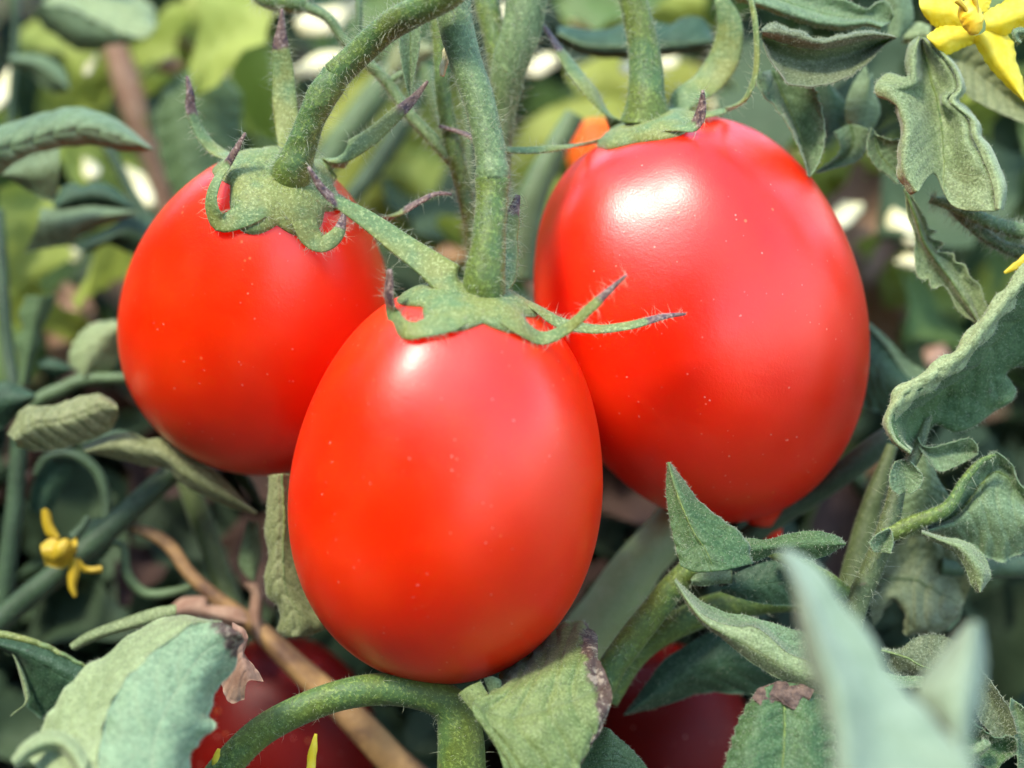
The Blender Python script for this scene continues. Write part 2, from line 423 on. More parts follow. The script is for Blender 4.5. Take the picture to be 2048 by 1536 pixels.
def add_blade(root, rails, front='top', back='under', fuzz=0, n=60, m=26, name='leaflet', midrib=None, seed=1, part=None, **kw):
    V, F, mi, uv, S, N = blade_geo(rails, n, m, seed=seed, **kw)
    b = sub(name, V, F, [M[front], M[back]], root, part, uv=uv, mi=mi)
    if midrib is not None:
        j = int(round((midrib[0]) * (m - 1))); r0 = midrib[1] * PX
        c = S[:, j] + N[:, j] * (r0 * .25)
        s = np.linspace(0, 1, n)
        V2, F2, uv2, *_ = tube_geo(c[:-2], (r0 * (1 - .8 * s))[:-2], 8)
        if part is None: sub('midrib', V2, F2, M[midrib[2] if len(midrib) > 2 else 'stem'], root, b, uv=uv2)
        else: sub('midrib', V2, F2, M['stem'], root, part, uv=uv2)
    if fuzz:
        rs = np.random.RandomState(seed)
        E, O, NN = [], [], []
        for j, j2 in ((0, 1), (m - 1, m - 2)):
            c = S[:, j]; o = nrm(S[:, j] - S[:, j2])
            E.append(c); O.append(o); NN.append(N[:, j])
        pts, dirs = [], []
        for c, o, q in zip(E, O, NN):
            L = np.linalg.norm(np.diff(c, axis=0), axis=1); tot = L.sum(); cnt = int(tot / PX / 2.6 * fuzz)
            if cnt < 4: continue
            cum = np.r_[0, np.cumsum(L)]; x = rs.uniform(0, tot, cnt)
            i = np.clip(np.searchsorted(cum, x) - 1, 0, len(c) - 2); t = ((x - cum[i]) / (L[i] + 1e-12))[:, None]
            pts.append(c[i] * (1 - t) + c[i + 1] * t); dirs.append(o[i] + q[i] * rs.uniform(-.7, .9, (cnt, 1)) + rs.normal(0, .35, (cnt, 3)))
        # sparse velvet over the face
        cnt = int(n * m * .28 * fuzz); ii = rs.randint(1, n - 1, cnt); jj = rs.randint(0, m, cnt)
        jit = rs.uniform(0, 1, (cnt, 1))
        pts.append(S[ii, jj] * (1 - jit) + S[ii - 1, np.clip(jj + 1, 0, m - 1)] * jit); dirs.append(N[ii, jj] + rs.normal(0, .6, (cnt, 3)))
        pts = np.vstack(pts); dirs = np.vstack(dirs)
        L = rs.uniform(3, 9, len(pts)) * PX; rad = np.full(len(pts), .42 * PX)
        Vh, Fh = hairs(pts, dirs, L, rad, .3, seed)
        h = sub('fine_hair', Vh, Fh, M['hair'], root, b if part is None else part); h['kind'] = 'stuff'
    return b

def leaf(label, blades, cat='leaf', group=None, name='tomato_leaf'):
    """blades: list of dicts(f=frame, z=z0, r=[rails], ...)"""
    first = blades[0]
    allr = []
    for b in blades:
        b['R'] = [rail(b['f'], r if isinstance(r, str) else r[0], b['z'], 0 if isinstance(r, str) else r[1], b.get('tz')) for r in b['r']]
        allr += b['R']
    org = allr[len(allr) // 2][0]
    root = thing(name, label, cat, org, group)
    for i, b in enumerate(blades):
        kw = {k: v for k, v in b.items() if k not in ('f', 'z', 'r', 'R', 'tz')}
        kw.setdefault('seed', (len(label) * 7 + i * 13) % 997)
        add_blade(root, b['R'], **kw)
    return root

def stem_hairs(c, r, T, cnt, lo, hi, seed, rad=.62):
    rs = np.random.RandomState(seed)
    i = rs.randint(0, len(c), cnt); v = nrm(np.cross(T[i], rs.normal(size=(cnt, 3))))
    pts = c[i] + T[i] * rs.uniform(-.5, .5, (cnt, 1)) * np.linalg.norm(c[0] - c[1]) + v * (r[i] * .96)[:, None]
    dirs = v + T[i] * rs.uniform(-.5, .5, (cnt, 1)) + rs.normal(0, .15, (cnt, 3))
    L = rs.uniform(0, 1, cnt) ** 2 * (hi - lo) + lo
    return hairs(pts, dirs, L * PX, rad * PX * (.5 + .5 * rs.uniform(0, 1, cnt)), .6, seed)

def stem_part(root, pts, mat='stem', n=60, sides=16, hair=0, short=0, name='stem', parent=None, rough=.04, seed=3, hl=(8, 30)):
    """pts: (u, v, z, r) in photograph pixels, lifted to their own depth; r in pixels at the focus distance"""
    p = cr([(q[0], q[1], q[2], q[3]) for q in pts], n)
    c = Pn(p[:, :3]); r = p[:, 3] * PX
    V, F, uv, T, N, B = tube_geo(c, r, sides, rough=rough, seed=seed)
    o = sub(name, V, F, M[mat], root, parent, uv=uv)
    VV, FF, base = [], [], 0
    for cnt, lo, hi, rad in ((hair * 2, hl[0], hl[1] * 1.15, .62), (int(short * .6), 3, 7, .45)):
        if cnt:
            v, f = stem_hairs(c, r, T, cnt, lo, hi, seed + lo, rad); VV.append(v); FF.append(f + base); base += len(v)
    if VV:
        h = sub('fine_hair', np.vstack(VV), np.vstack(FF), M['hair'], root, o if parent is None else parent); h['kind'] = 'stuff'
    return o
def stem(label, parts, name='stem', cat='stem', group=None):
    root = thing(name, label, cat, P(*parts[0]['p'][0][:3]), group)
    for i, q in enumerate(parts):
        kw = {k: v for k, v in q.items() if k != 'p'}
        kw.setdefault('seed', 11 + i * 7 + len(label)); kw.setdefault('name', 'stalk')
        stem_part(root, q['p'], **kw)
    return root

# ------------------------------------------------------------------ tomatoes
class Tomato:
    def __init__(s, label, u, v, z, a, b, lean, tilt, egg, mat='tomato', dip=.07, lobes=.02, nip=.03, seed=1, group='plum tomatoes hanging in the truss', nth=120, nph=90, twist=0, shoulder=0.0, cal=True):
        s.a, s.b = a * PX, b * PX; s.egg, s.dip, s.lobes, s.nip, s.seed, s.twist, s.sh = egg, dip, lobes, nip, seed, twist, shoulder
        s.c = P(u, v, z)
        l, t = math.radians(lean), math.radians(tilt)      # lean: top to the right in the picture; tilt: top towards the camera
        TOC = -FWD
        ax = (UP * math.cos(l) + RIGHT * math.sin(l)) * math.cos(t) + TOC * math.sin(t)
        s.Y = ax / np.linalg.norm(ax)
        s.X = nrm(np.cross(s.Y, TOC)); s.Z = np.cross(s.X, s.Y)
        s.X = -s.X if s.X @ RIGHT < 0 else s.X; s.Z = np.cross(s.X, s.Y)
        ph = np.linspace(0.0005, math.pi - .0005, nph)[:, None]; th = np.linspace(0, 2 * math.pi, nth, endpoint=False)[None]
        V = s.pt(ph, th).reshape(-1, 3)
        i = np.arange(nph - 1)[:, None]; j = np.arange(nth)[None]
        F = np.stack([i * nth + j, (i + 1) * nth + j, (i + 1) * nth + (j + 1) % nth, i * nth + (j + 1) % nth], -1).reshape(-1, 4)
        fn = np.cross(V[F[:, 1]] - V[F[:, 0]], V[F[:, 3]] - V[F[:, 0]])
        if (fn * (V[F[:, 0]] - s.c)).sum() < 0: F = F[:, ::-1]
        s.bvh = BVHTree.FromPolygons([Vector(x) for x in V], [tuple(int(y) for y in f) for f in F])
        s.root = thing('plum_tomato', label, 'tomato', s.c, group)
        s.body = sub('fruit', V, F, M[mat], s.root)
        s.top = s.pt(np.array([[math.pi - .001]]), np.array([[0.0]]))[0, 0]
    def pt(s, ph, th, lift=0.0):
        h = -np.cos(ph)
        r = s.b * np.sin(ph) ** .96 * (1 - s.egg * h)
        k = np.clip((h - .05) / .8, 0, 1); k = k * k * (3 - 2 * k)
        r = r * (1 + s.lobes * k * np.cos(5 * (th + s.twist)) + .012 * np.cos(2 * th + s.seed) + .008 * np.cos(3 * th + 2 * s.seed)) * (1 + s.sh * k)
        rr = np.sin(ph)
        y = s.a * h - s.a * s.dip * np.exp(-(rr / .30) ** 2) * (h > 0) - s.a * s.nip * np.exp(-(rr / .085) ** 2) * (h < 0)
        c = s.c + (r * np.cos(th))[..., None] * s.X + (r * np.sin(th))[..., None] * s.Z + (y + 0 * th)[..., None] * s.Y
        return c
    def on(s, u, v, lift=0.0):
        t = P(u, v, 0); d = Vector(t - CAM).normalized()
        hit = s.bvh.ray_cast(Vector(CAM), d)
        if hit[0] is None:
            # nearest surface point to the sight line
            best = None
            for z in np.linspace(-900, 400, 60):
                h2 = s.bvh.find_nearest(Vector(P(u, v, z)))
                if best is None or h2[3] < best[3]: best = h2
            hit = best
        p = np.array(hit[0]); n = np.array(hit[1])
        return p + n * lift * PX, n
    def shadows(s): pass
    def calyx(s, sepals, R0, stem, th=12, star=.45, hair=500, stemhair=500, kn=None):
        """star-shaped calyx hugging the fruit, with a list of sepals [(u,v,halfwidth,zspec)...]"""
        dirs = []
        lines = []
        for sp in sepals:
            pts, nn, ww = [], [], []
            for q in sp['p']:
                u, v, wd, zs = q
                if isinstance(zs, str) and zs[0] == 'd':
                    p, n = s.on(u, v); zz = (D0 - (p - CAM) @ FWD) / PX + float(zs[1:]); p = P(u, v, zz)
                    n = nrm(RIGHT * sp['n'][0] + UP * sp['n'][1] - FWD * sp['n'][2])
                elif isinstance(zs, str): p, n = s.on(u, v, float(zs[1:]))
                else:
                    p = P(u, v, zs); n = nrm(-FWD * .7 + UP * .5)
                    if len(sp.get('n', ())): n = nrm(RIGHT * sp['n'][0] + UP * sp['n'][1] - FWD * sp['n'][2])
                pts.append(p); nn.append(n); ww.append(wd)
            lines.append((np.array(pts), np.array(nn), np.array(ww), sp))
            d = np.array(pts[min(1, len(pts) - 1)]) - s.top; dirs.append(math.atan2(d @ s.Z, d @ s.X))
        nr, na = 16, 96
        a = np.linspace(0, 2 * math.pi, na, endpoint=False)
        lob = np.zeros(na)
        for d in dirs:
            x = np.cos(a - d); lob = np.maximum(lob, np.clip(x, 0, 1) ** 5)
        Rad = R0 * PX * (.70 + star * lob)
        rr = np.linspace(.02, 1, nr)[:, None]
        ph = math.pi - (rr * Rad[None]) / s.b
        base = s.pt(ph, a[None] * np.ones_like(rr))
        e = 1e-3
        n = nrm(np.cross(s.pt(ph + e, a[None] * np.ones_like(rr)) - base, s.pt(ph, a[None] + e * np.ones_like(rr)) - base))
        n = np.where(((n @ s.Y) < 0)[..., None], -n, n)
        bumpy = 1 + .15 * snoise(np.stack([rr * 3 + 0 * a[None], np.cos(a)[None] * 2 + 0 * rr, np.sin(a)[None] * 2 + 0 * rr], -1), s.seed)
        T = base + n * ((th * (1 - rr ** 4) + 3) * PX * bumpy)[..., None]
        Bt = base - n * (2 * PX)
        V = np.vstack([T.reshape(-1, 3), Bt[-1]])
        i = np.arange(nr - 1)[:, None]; j = np.arange(na)[None]
        F = np.stack([i * na + j, i * na + (j + 1) % na, (i + 1) * na + (j + 1) % na, (i + 1) * na + j], -1).reshape(-1, 4)
        j = np.arange(na); o = (nr - 1) * na
        F = np.vstack([F, np.stack([o + j, o + (j + 1) % na, nr * na + (j + 1) % na, nr * na + j], 1)])
        fn = np.cross(V[F[:, 1]] - V[F[:, 0]], V[F[:, 3]] - V[F[:, 0]])
        if fn[:nr * 40].sum(0) @ s.Y < 0: F = F[:, ::-1]
        s.cal = sub('calyx', V, F, M['calyx'], s.root)
        HV, HF, hb = [], [], 0
        rs = np.random.RandomState(s.seed + 4)
        def addh(pts, dirs_, L, rad, sd):
            nonlocal hb
            v, f = hairs(pts, dirs_, L, rad, .8, sd); HV.append(v); HF.append(f + hb); hb += len(v)
        ii = rs.randint(0, nr, hair); jj = rs.randint(0, na, hair)
        ii[:hair // 3] = nr - 1
        addh(T[ii, jj], n[ii, jj] + rs.normal(0, .6, (hair, 3)), rs.uniform(2, 7, hair) * PX, np.full(hair, .5 * PX), s.seed)
        for k, (pts, nn, ww, sp) in enumerate(lines):
            m = 46
            q = cr(np.hstack([pts, nn * .01, ww[:, None] * PX * .2]), m)
            c = q[:, :3]; nrmls = nrm(q[:, 3:6]); r = np.maximum(q[:, 6] / .2, .8 * PX)
            flat = np.clip(sp.get('thick', 4) * PX / r, .16, .9)
            V, F, uv, T_, N_, B_ = tube_geo(c, r, 14, flat=flat, fl=nrmls, rough=.07, seed=s.seed * 9 + k)
            sub('sepal', V, F, M[sp.get('mat', 'sepal')], s.root, s.cal, uv=uv)
            cnt = sp.get('hair', 170); i = rs.randint(0, m, cnt); sd = rs.choice([-1, 1], cnt)[:, None]
            ang = rs.uniform(-.5, .9, (cnt, 1))
            side = B_[i] * sd * (r[i])[:, None] * .95
            addh(c[i] + side + T_[i] * rs.uniform(-1, 1, (cnt, 1)) * np.linalg.norm(c[1] - c[0]), B_[i] * sd + N_[i] * ang + rs.normal(0, .3, (cnt, 3)), (rs.uniform(0, 1, cnt) ** 2 * 22 + 5) * PX, np.full(cnt, .45 * PX), s.seed + k)
        h = sub('fine_hair', np.vstack(HV), np.vstack(HF), M['hair'], s.root, s.cal); h['kind'] = 'stuff'
        base_pts = []
        for q in stem:
            base_pts.append(q)
        c0, n0 = s.top, s.Y
        p = cr([(q[0], q[1], q[2], q[3]) for q in base_pts], 70)
        c = Pn(p[:, :3]); r = p[:, 3] * PX
        V, F, uv, T_, N_, B_ = tube_geo(c, r, 20, rough=.035, seed=s.seed)
        pd = sub('pedicel', V, F, M['stem'], s.root, uv=uv)
        v1, f1 = stem_hairs(c, r, T_, stemhair, 8, 30, s.seed, .62); v2, f2 = stem_hairs(c, r, T_, stemhair * 3, 3, 6, s.seed + 1, .45)
        h = sub('fine_hair', np.vstack([v1, v2]), np.vstack([f1, f2 + len(v1)]), M['hair'], s.root, pd); h['kind'] = 'stuff'

T2 = Tomato('egg-shaped red tomato hanging lowest and nearest, in front of the other two', 897, 966, -100, 428, 322, 7, 22, .085, seed=2, dip=.05, lobes=.03, nip=.025, twist=.3)
T1 = Tomato('orange-red tomato with a pinched top under the curved peduncle, behind the lowest one', 521, 614, -420, 402, 304, 15, 45, .215, seed=5, dip=.05, lobes=.015, nip=.0, twist=.9)
T3 = Tomato('large pinkish-red tomato ending in a small pointed tip, beside the hairy main stem', 1401, 642, -400, 466, 364, -20, 14, -.02, mat='tomato2', seed=9, dip=.06, lobes=.045, nip=.27, twist=.1)

z1 = (T1.top - CAM) @ FWD; Z1 = (D0 - z1) / PX
z2 = (T2.top - CAM) @ FWD; Z2 = (D0 - z2) / PX
z3 = (T3.top - CAM) @ FWD; Z3 = (D0 - z3) / PX
def proj(p):
    d = p - CAM; z = d @ FWD; return (1024 + (d @ RIGHT) / z * D0 / PX, 768 - (d @ UP) / z * D0 / PX, (D0 - z) / PX)
print('TOPS', proj(T1.top), proj(T2.top), proj(T3.top))

T1.calyx([
    dict(p=[(588, 355, 38, 's4'), (583, 310, 34, 's10'), (574, 240, 28, Z1 - 110), (567, 160, 25, Z1 - 120), (562, 90, 18, Z1 - 110), (563, 58, 10, Z1 - 105), (564, 18, 3, Z1 - 100)], n=(0, .2, .9)),
    dict(p=[(565, 358, 38, 's4'), (505, 330, 29, 's8'), (440, 306, 20, Z1 - 110), (403, 270, 16, Z1 - 120), (382, 220, 13, Z1 - 110), (380, 185, 9, Z1 - 100), (374, 152, 3, Z1 - 100)], n=(.3, .6, .6)),
    dict(p=[(560, 385, 36, 's4'), (510, 420, 32, 's8'), (462, 446, 22, 's10'), (434, 438, 19, 'd26'), (422, 405, 16, 'd46'), (430, 368, 15, 'd60'), (450, 335, 13, -110), (472, 300, 9, -95), (491, 266, 3, -85)], n=(-.5, .2, .8)),
    dict(p=[(590, 400, 36, 's4'), (605, 440, 30, 's6'), (622, 478, 24, 's10'), (648, 488, 19, 'd24'), (674, 468, 15, 'd40'), (690, 424, 4, 'd60')], n=(.3, .3, .8)),
    dict(p=[(610, 370, 38, 's4'), (650, 342, 32, 's10'), (700, 302, 27, Z1 - 50), (760, 258, 23, Z1 - 40), (805, 218, 18, Z1 - 30), (828, 196, 11, Z1 - 25), (856, 162, 3, Z1 - 20)], n=(-.2, .5, .8)),
    dict(p=[(620, 380, 34, 's4'), (680, 410, 22, 's8'), (745, 436, 14, 's14'), (790, 430, 12, Z1 - 90), (830, 408, 11, Z1 - 60), (870, 388, 7, Z1 - 50), (903, 388, 3, Z1 - 60)], n=(0, .7, .6)),
], 156, [(579, 366, Z1 - 5, 44), (585, 340, Z1 + 15, 42), (600, 300, Z1 + 30, 33), (622, 240, Z1 + 50, 29), (643, 195, Z1 + 60, 32), (672, 150, Z1 + 60, 30)], th=14)
T2.calyx([
    dict(p=[(945, 588, 42, 's4'), (905, 562, 38, 62), (868, 534, 32, 52), (820, 500, 27, 40), (770, 464, 24, 32), (720, 430, 20, 30), (685, 410, 16, 32), (662, 395, 11, 40), (640, 372, 8, 50), (616, 333, 3, 60)], n=(-.3, .6, .7)),
    dict(p=[(950, 610, 42, 's4'), (900, 642, 33, 's6'), (850, 664, 22, 's10'), (812, 660, 18, 'd20'), (788, 632, 16, 96), (778, 595, 14, 108), (779, 562, 11, 114), (779, 538, 6, 118)], n=(-.6, .2, .7)),
    dict(p=[(985, 615, 42, 's4'), (1030, 652, 32, 's6'), (1085, 676, 18, 'd18'), (1135, 656, 15, 112), (1180, 617, 12, 140), (1205, 593, 9, 148), (1228, 572, 6, 152), (1254, 549, 2.5, 156)], n=(.2, .6, .7)),
    dict(p=[(1000, 595, 40, 's4'), (1060, 618, 26, 's8'), (1120, 645, 17, 30), (1190, 658, 15, 30), (1255, 652, 13, 40), (1305, 639, 11, 45), (1335, 632, 7, 45), (1372, 628, 2.5, 45)], n=(.1, .7, .6)),
    dict(p=[(980, 580, 36, 's4'), (1010, 540, 26, Z2 - 60), (1018, 480, 20, Z2 - 90), (1026, 430, 14, Z2 - 90), (1036, 390, 5, Z2 - 90)], n=(.3, .2, .8)),
], 132, [(968, 588, Z2 - 5, 44), (970, 555, Z2 + 5, 41), (977, 480, Z2 + 0, 34), (984, 400, Z2 - 20, 32), (986, 362, Z2 - 28, 35)], th=14)
T3.calyx([
    dict(p=[(1262, 232, 34, 's2'), (1225, 214, 30, 's12'), (1185, 188, 28, Z3 - 60), (1150, 145, 26, Z3 - 70), (1122, 105, 18, Z3 - 70), (1098, 68, 10, Z3 - 70), (1084, 50, 4, Z3 - 70)], n=(.5, .5, .6)),
    dict(p=[(1280, 250, 36, 's2'), (1235, 258, 24, 's8'), (1180, 277, 14, 's14'), (1110, 296, 12, Z3 + 60), (1040, 301, 11, Z3 + 80), (985, 294, 9, Z3 + 60), (930, 268, 7, Z3 + 30), (878, 252, 4, Z3 + 20)], n=(0, .7, .7)),
    dict(p=[(1300, 245, 36, 's2'), (1325, 262, 28, 's8'), (1365, 268, 19, 's14'), (1390, 250, 16, Z3 + 140), (1402, 222, 14, Z3 + 150), (1406, 180, 3, Z3 + 160)], n=(-.6, .2, .7)),
    dict(p=[(1320, 215, 32, 's2'), (1370, 196, 32, Z3 - 60), (1420, 160, 36, Z3 - 90), (1450, 110, 36, Z3 - 90), (1460, 50, 28, Z3 - 80), (1440, -5, 14, Z3 - 80)], n=(-.3, .3, .9), mat='calyx'),
    dict(p=[(1340, 240, 34, 's2'), (1400, 242, 18, 's10'), (1450, 230, 12, 's20'), (1492, 195, 10, Z3 + 80), (1512, 140, 9, Z3 + 100), (1512, 60, 8, Z3 + 100), (1500, -10, 6, Z3 + 90)], n=(-.7, .4, .5), mat='calyx'),
], 118, [(1294, 240, Z3 - 10, 60), (1293, 200, Z3, 43), (1291, 140, Z3 - 5, 37), (1283, 70, Z3 - 5, 33), (1266, 0, Z3 - 5, 30), (1250, -60, Z3 - 5, 30)], th=26, star=.5)

# ------------------------------------------------------------------ stems of the truss
stem('curved hairy peduncle arching from the top edge to the tomato with the pinched top', [
    dict(p=[(672, 150, Z1 + 60, 30), (720, 104, Z1 + 80, 29), (775, 55, Z1 + 120, 29), (840, 18, Z1 + 200, 30), (905, -20, Z1 + 230, 32), (940, -70, Z1 + 230, 36)], hair=260, short=2600, seed=21, name='stalk', n=70, sides=20)], name='fruit_stalk')
stem('hairy grey-green stalk coming straight down to the lowest tomato', [
    dict(p=[(986, 364, Z2 - 28, 34), (985, 345, Z2 - 30, 36), (983, 326, Z2 - 34, 31), (975, 270, Z2 - 45, 31), (955, 190, Z2 - 60, 32), (930, 120, Z2 - 70, 33), (912, 50, Z2 - 80, 35), (905, -10, Z2 - 90, 38), (905, -70, Z2 - 90, 40)], mat='stemblue', hair=300, short=2600, seed=22, n=70, sides=20)], name='fruit_stalk')
stem('thick forked main stem with long pale hairs between the two upper tomatoes', [
    dict(p=[(1062, -60, -330, 50), (1055, 0, -330, 46), (1040, 70, -330, 44), (1018, 140, -340, 40), (1008, 210, -360, 31), (1004, 290, -380, 23), (1000, 400, -400, 19), (1000, 520, -420, 17)], mat='stemblue', hair=420, short=1500, hl=(14, 48), seed=31, n=80, sides=20),
    dict(p=[(962, -60, -380, 28), (975, 10, -370, 27), (992, 80, -360, 27), (1006, 150, -355, 28)], mat='stem', hair=160, short=600, hl=(10, 40), seed=33, name='side_shoot')], name='main_stem')
stem('slender branching stalk with hairs running behind the peduncles', [
    dict(p=[(866, -20, -300, 13), (878, 90, -300, 14), (888, 200, -300, 17), (905, 290, -300, 18), (925, 370, -310, 18), (940, 440, -320, 17), (948, 520, -340, 16)], mat='stem', hair=300, short=900, seed=41, hl=(8, 26)),
    dict(p=[(905, 320, -305, 15), (868, 280, -310, 14), (815, 225, -320, 13), (775, 165, -330, 13), (720, 112, -330, 12), (688, 80, -330, 11), (655, 35, -330, 11), (606, 12, -330, 12)], mat='stemblue', hair=300, short=700, seed=43, hl=(8, 24), name='side_branch'),
    dict(p=[(775, 168, -330, 8), (800, 150, -330, 8), (830, 140, -330, 7)], mat='stemblue', n=16, seed=44, name='twig', hair=30),
    dict(p=[(717, -20, -340, 8), (718, 40, -340, 8), (716, 80, -345, 7)], mat='stemblur', n=20, seed=45, name='twig', hair=50)], name='slender_stalk')
bud = stem('fat green unopened bud on its thin stalk at the top edge', [
    dict(p=[(500, -12, -330, 4), (530, 0, -330, 17), (570, 6, -330, 21), (598, 10, -330, 19), (612, 14, -330, 11)], mat='stem', hair=220, short=500, seed=47, name='bud', n=30)], name='flower_bud', cat='bud')
stem('thin crumpled white fibre stuck on the central stalk', [
    dict(p=[(887, 30, -60, 1.5), (890, 70, -60, 2), (892, 100, -60, 5), (888, 130, -60, 8), (884, 152, -60, 5)], mat='pale_dry', seed=49, name='fibre', n=30, sides=8, rough=.3)], name='plant_fibre', cat='fibre')
stem('pale thick stem arching up from the bottom edge under the lowest tomato', [
    dict(p=[(400, 1600, -60, 32), (455, 1530, -60, 32), (520, 1465, -60, 31), (600, 1420, -60, 31), (690, 1388, -60, 32), (780, 1378, -70, 33), (860, 1392, -80, 36), (905, 1420, -90, 42), (922, 1480, -90, 48), (925, 1600, -90, 50)], mat='stem', hair=60, short=1800, seed=51, n=90, sides=20)], name='arching_stem')
stem('broad soft green stem leaning behind the gap between the two larger tomatoes', [
    dict(p=[(1130, 1330, -560, 62), (1200, 1240, -560, 62), (1280, 1130, -570, 58), (1345, 1050, -580, 52), (1400, 960, -600, 46)], mat='stempale', hair=60, short=300, seed=53)], name='green_stem')
stem('narrow green stem meeting the pointed leaf at its upper end', [
    dict(p=[(1190, 1400, -240, 32), (1230, 1325, -240, 31), (1290, 1245, -240, 30), (1350, 1170, -230, 28), (1400, 1120, -220, 25)], mat='stem', hair=90, short=700, seed=55)], name='green_stem')
stem('green stem curving right under the narrow folded leaf', [
    dict(p=[(1215, 1400, -330, 24), (1270, 1310, -330, 28), (1350, 1250, -330, 32), (1440, 1215, -340, 33), (1540, 1200, -350, 30), (1640, 1200, -360, 26)], mat='stem', hair=50, short=400, seed=57)], name='green_stem')
stem('dark green stem slanting behind the tip of the pinkish tomato', [
    dict(p=[(1480, 1085, -520, 26), (1590, 1010, -500, 27), (1680, 950, -480, 28), (1760, 890, -470, 29), (1830, 850, -470, 30)], mat='stemdark', short=300, seed=59)], name='dark_stem')
stem('upright jointed stem carrying the curled leaves on the right', [
    dict(p=[(1690, 1290, -160, 27), (1712, 1210, -160, 25), (1738, 1150, -160, 24), (1765, 1090, -160, 23), (1785, 1020, -170, 20), (1800, 960, -180, 17), (1835, 900, -190, 13), (1850, 850, -200, 11), (1868, 800, -200, 8)], mat='stemolive', hair=120, short=1200, seed=61, n=80),
    dict(p=[(1768, 1072, -155, 19), (1830, 1045, -150, 17), (1895, 1015, -140, 14), (1930, 960, -140, 10), (1960, 925, -140, 7), (1990, 910, -140, 4)], mat='stem', hair=50, short=700, seed=63, name='leaf_stalk'),
    dict(p=[(1700, 1195, -170, 18), (1660, 1165, -170, 18), (1600, 1130, -160, 17), (1540, 1100, -150, 14)], mat='stem', hair=20, short=400, seed=64, name='leaf_stalk')], name='upright_stem')
stem('wide dark green stem rising behind the upright jointed stem', [
    dict(p=[(1690, 1250, -330, 34), (1716, 1120, -330, 30), (1748, 1000, -330, 24), (1785, 890, -330, 12)], mat='stemolive', short=200, seed=65)], name='dark_stem')
stem('plain green stem crossing to the right edge behind the curled leaves', [
    dict(p=[(1880, 1130, -420, 23), (1960, 1136, -420, 23), (2050, 1134, -420, 24), (2140, 1130, -420, 24)], mat='stemdark', short=100, seed=67)], name='dark_stem')
stem('upper of two woolly stems reaching in from the right edge', [
    dict(p=[(1860, 398, -230, 8), (1900, 410, -220, 12), (1950, 432, -210, 14), (2000, 452, -210, 16), (2060, 466, -210, 18), (2140, 478, -210, 18)], mat='stemblue', hair=420, short=700, hl=(8, 24), seed=69)], name='woolly_stem')
stem('lower of two woolly stems reaching in from the right edge', [
    dict(p=[(1900, 415, -240, 9), (1950, 455, -240, 13), (2000, 490, -240, 13), (2060, 510, -240, 15), (2140, 530, -240, 16)], mat='stemblue', hair=420, short=600, hl=(8, 26), seed=71)], name='woolly_stem')
stem('dry tan stalk running down to the bottom behind the arching stem', [
    dict(p=[(262, 1055, -640, 8), (300, 1068, -640, 15), (340, 1095, -640, 17), (381, 1149, -630, 16), (440, 1200, -620, 18), (513, 1255, -620, 22), (590, 1330, -600, 28), (680, 1415, -590, 34), (780, 1510, -580, 38), (870, 1600, -580, 40)], mat='straw', seed=73, n=80, rough=.14)], name='dry_stalk')
stem('green stem rising diagonally behind the small faded flower', [
    dict(p=[(-60, 1290, -600, 28), (30, 1215, -600, 28), (117, 1145, -600, 28), (205, 1070, -610, 28), (300, 985, -620, 27), (360, 930, -630, 26)], mat='stemdark', short=100, seed=75)], name='dark_stem')
stem('upright dark stem at the left edge below the leaf with dark face', [
    dict(p=[(40, 860, -700, 20), (34, 960, -700, 21), (24, 1060, -700, 22), (8, 1180, -700, 24), (-10, 1280, -700, 26)], mat='stemdark', seed=77)], name='dark_stem')
stem('olive stem going down between the two dry curls under the first tomato', [
    dict(p=[(370, 950, -760, 26), (392, 1010, -760, 28), (420, 1090, -760, 28), (455, 1190, -750, 30), (480, 1270, -740, 32)], mat='stemolive', seed=79)], name='olive_stem')
stem('thin looping grey-green tendril beside the dry tan stalk', [
    dict(p=[(225, 1085, -660, 7), (248, 1095, -660, 9), (255, 1149, -660, 12), (293, 1187, -660, 12), (352, 1183, -660, 10), (400, 1165, -660, 7)], mat='stemblur', seed=81)], name='tendril')
stem('dark arching leaf stalk above the faded flower', [
    dict(p=[(70, 950, -720, 8), (95, 915, -720, 11), (150, 910, -720, 12), (198, 950, -720, 12), (214, 1015, -710, 12), (205, 1060, -700, 11)], mat='stemdark', seed=83)], name='leaf_stalk')
stem('smooth green stem joining the round pale leaf to the left edge leaves', [
    dict(p=[(40, 830, -760, 15), (85, 795, -760, 17), (125, 778, -760, 17), (165, 760, -760, 16), (230, 756, -760, 13), (280, 756, -760, 12)], mat='stemblur', seed=85)], name='green_stem')
stem('tall green stem standing along the left edge', [
    dict(p=[(-4, 420, -980, 14), (2, 520, -960, 16), (8, 620, -940, 17), (16, 700, -930, 17), (30, 790, -900, 16)], mat='stemdark', seed=87)], name='dark_stem')
stem('thin straight stem in the upper left corner', [
    dict(p=[(34, -30, -1300, 11), (32, 60, -1300, 11), (26, 160, -1300, 10), (18, 250, -1300, 10)], mat='stemdark', seed=89)], name='thin_stem')
stem('slanting dark stem beside the brightest long glint on the left', [
    dict(p=[(205, 280, -1150, 12), (235, 330, -1150, 13), (270, 400, -1150, 14), (320, 470, -1150, 14), (360, 520, -1150, 14)], mat='stemdark', seed=91)], name='dark_stem')
stem('soft yellow-green stem slanting behind the pinched tomato top', [
    dict(p=[(640, 340, -1400, 40), (700, 260, -1400, 42), (760, 180, -1400, 40), (830, 90, -1400, 36)], mat='stemblur', seed=93)], name='soft_stem')
stem('darker soft stem slanting right of the yellow-green one', [
    dict(p=[(700, 400, -1300, 24), (760, 320, -1300, 26), (810, 240, -1300, 26), (850, 160, -1300, 22)], mat='stemdark', seed=95)], name='soft_stem')
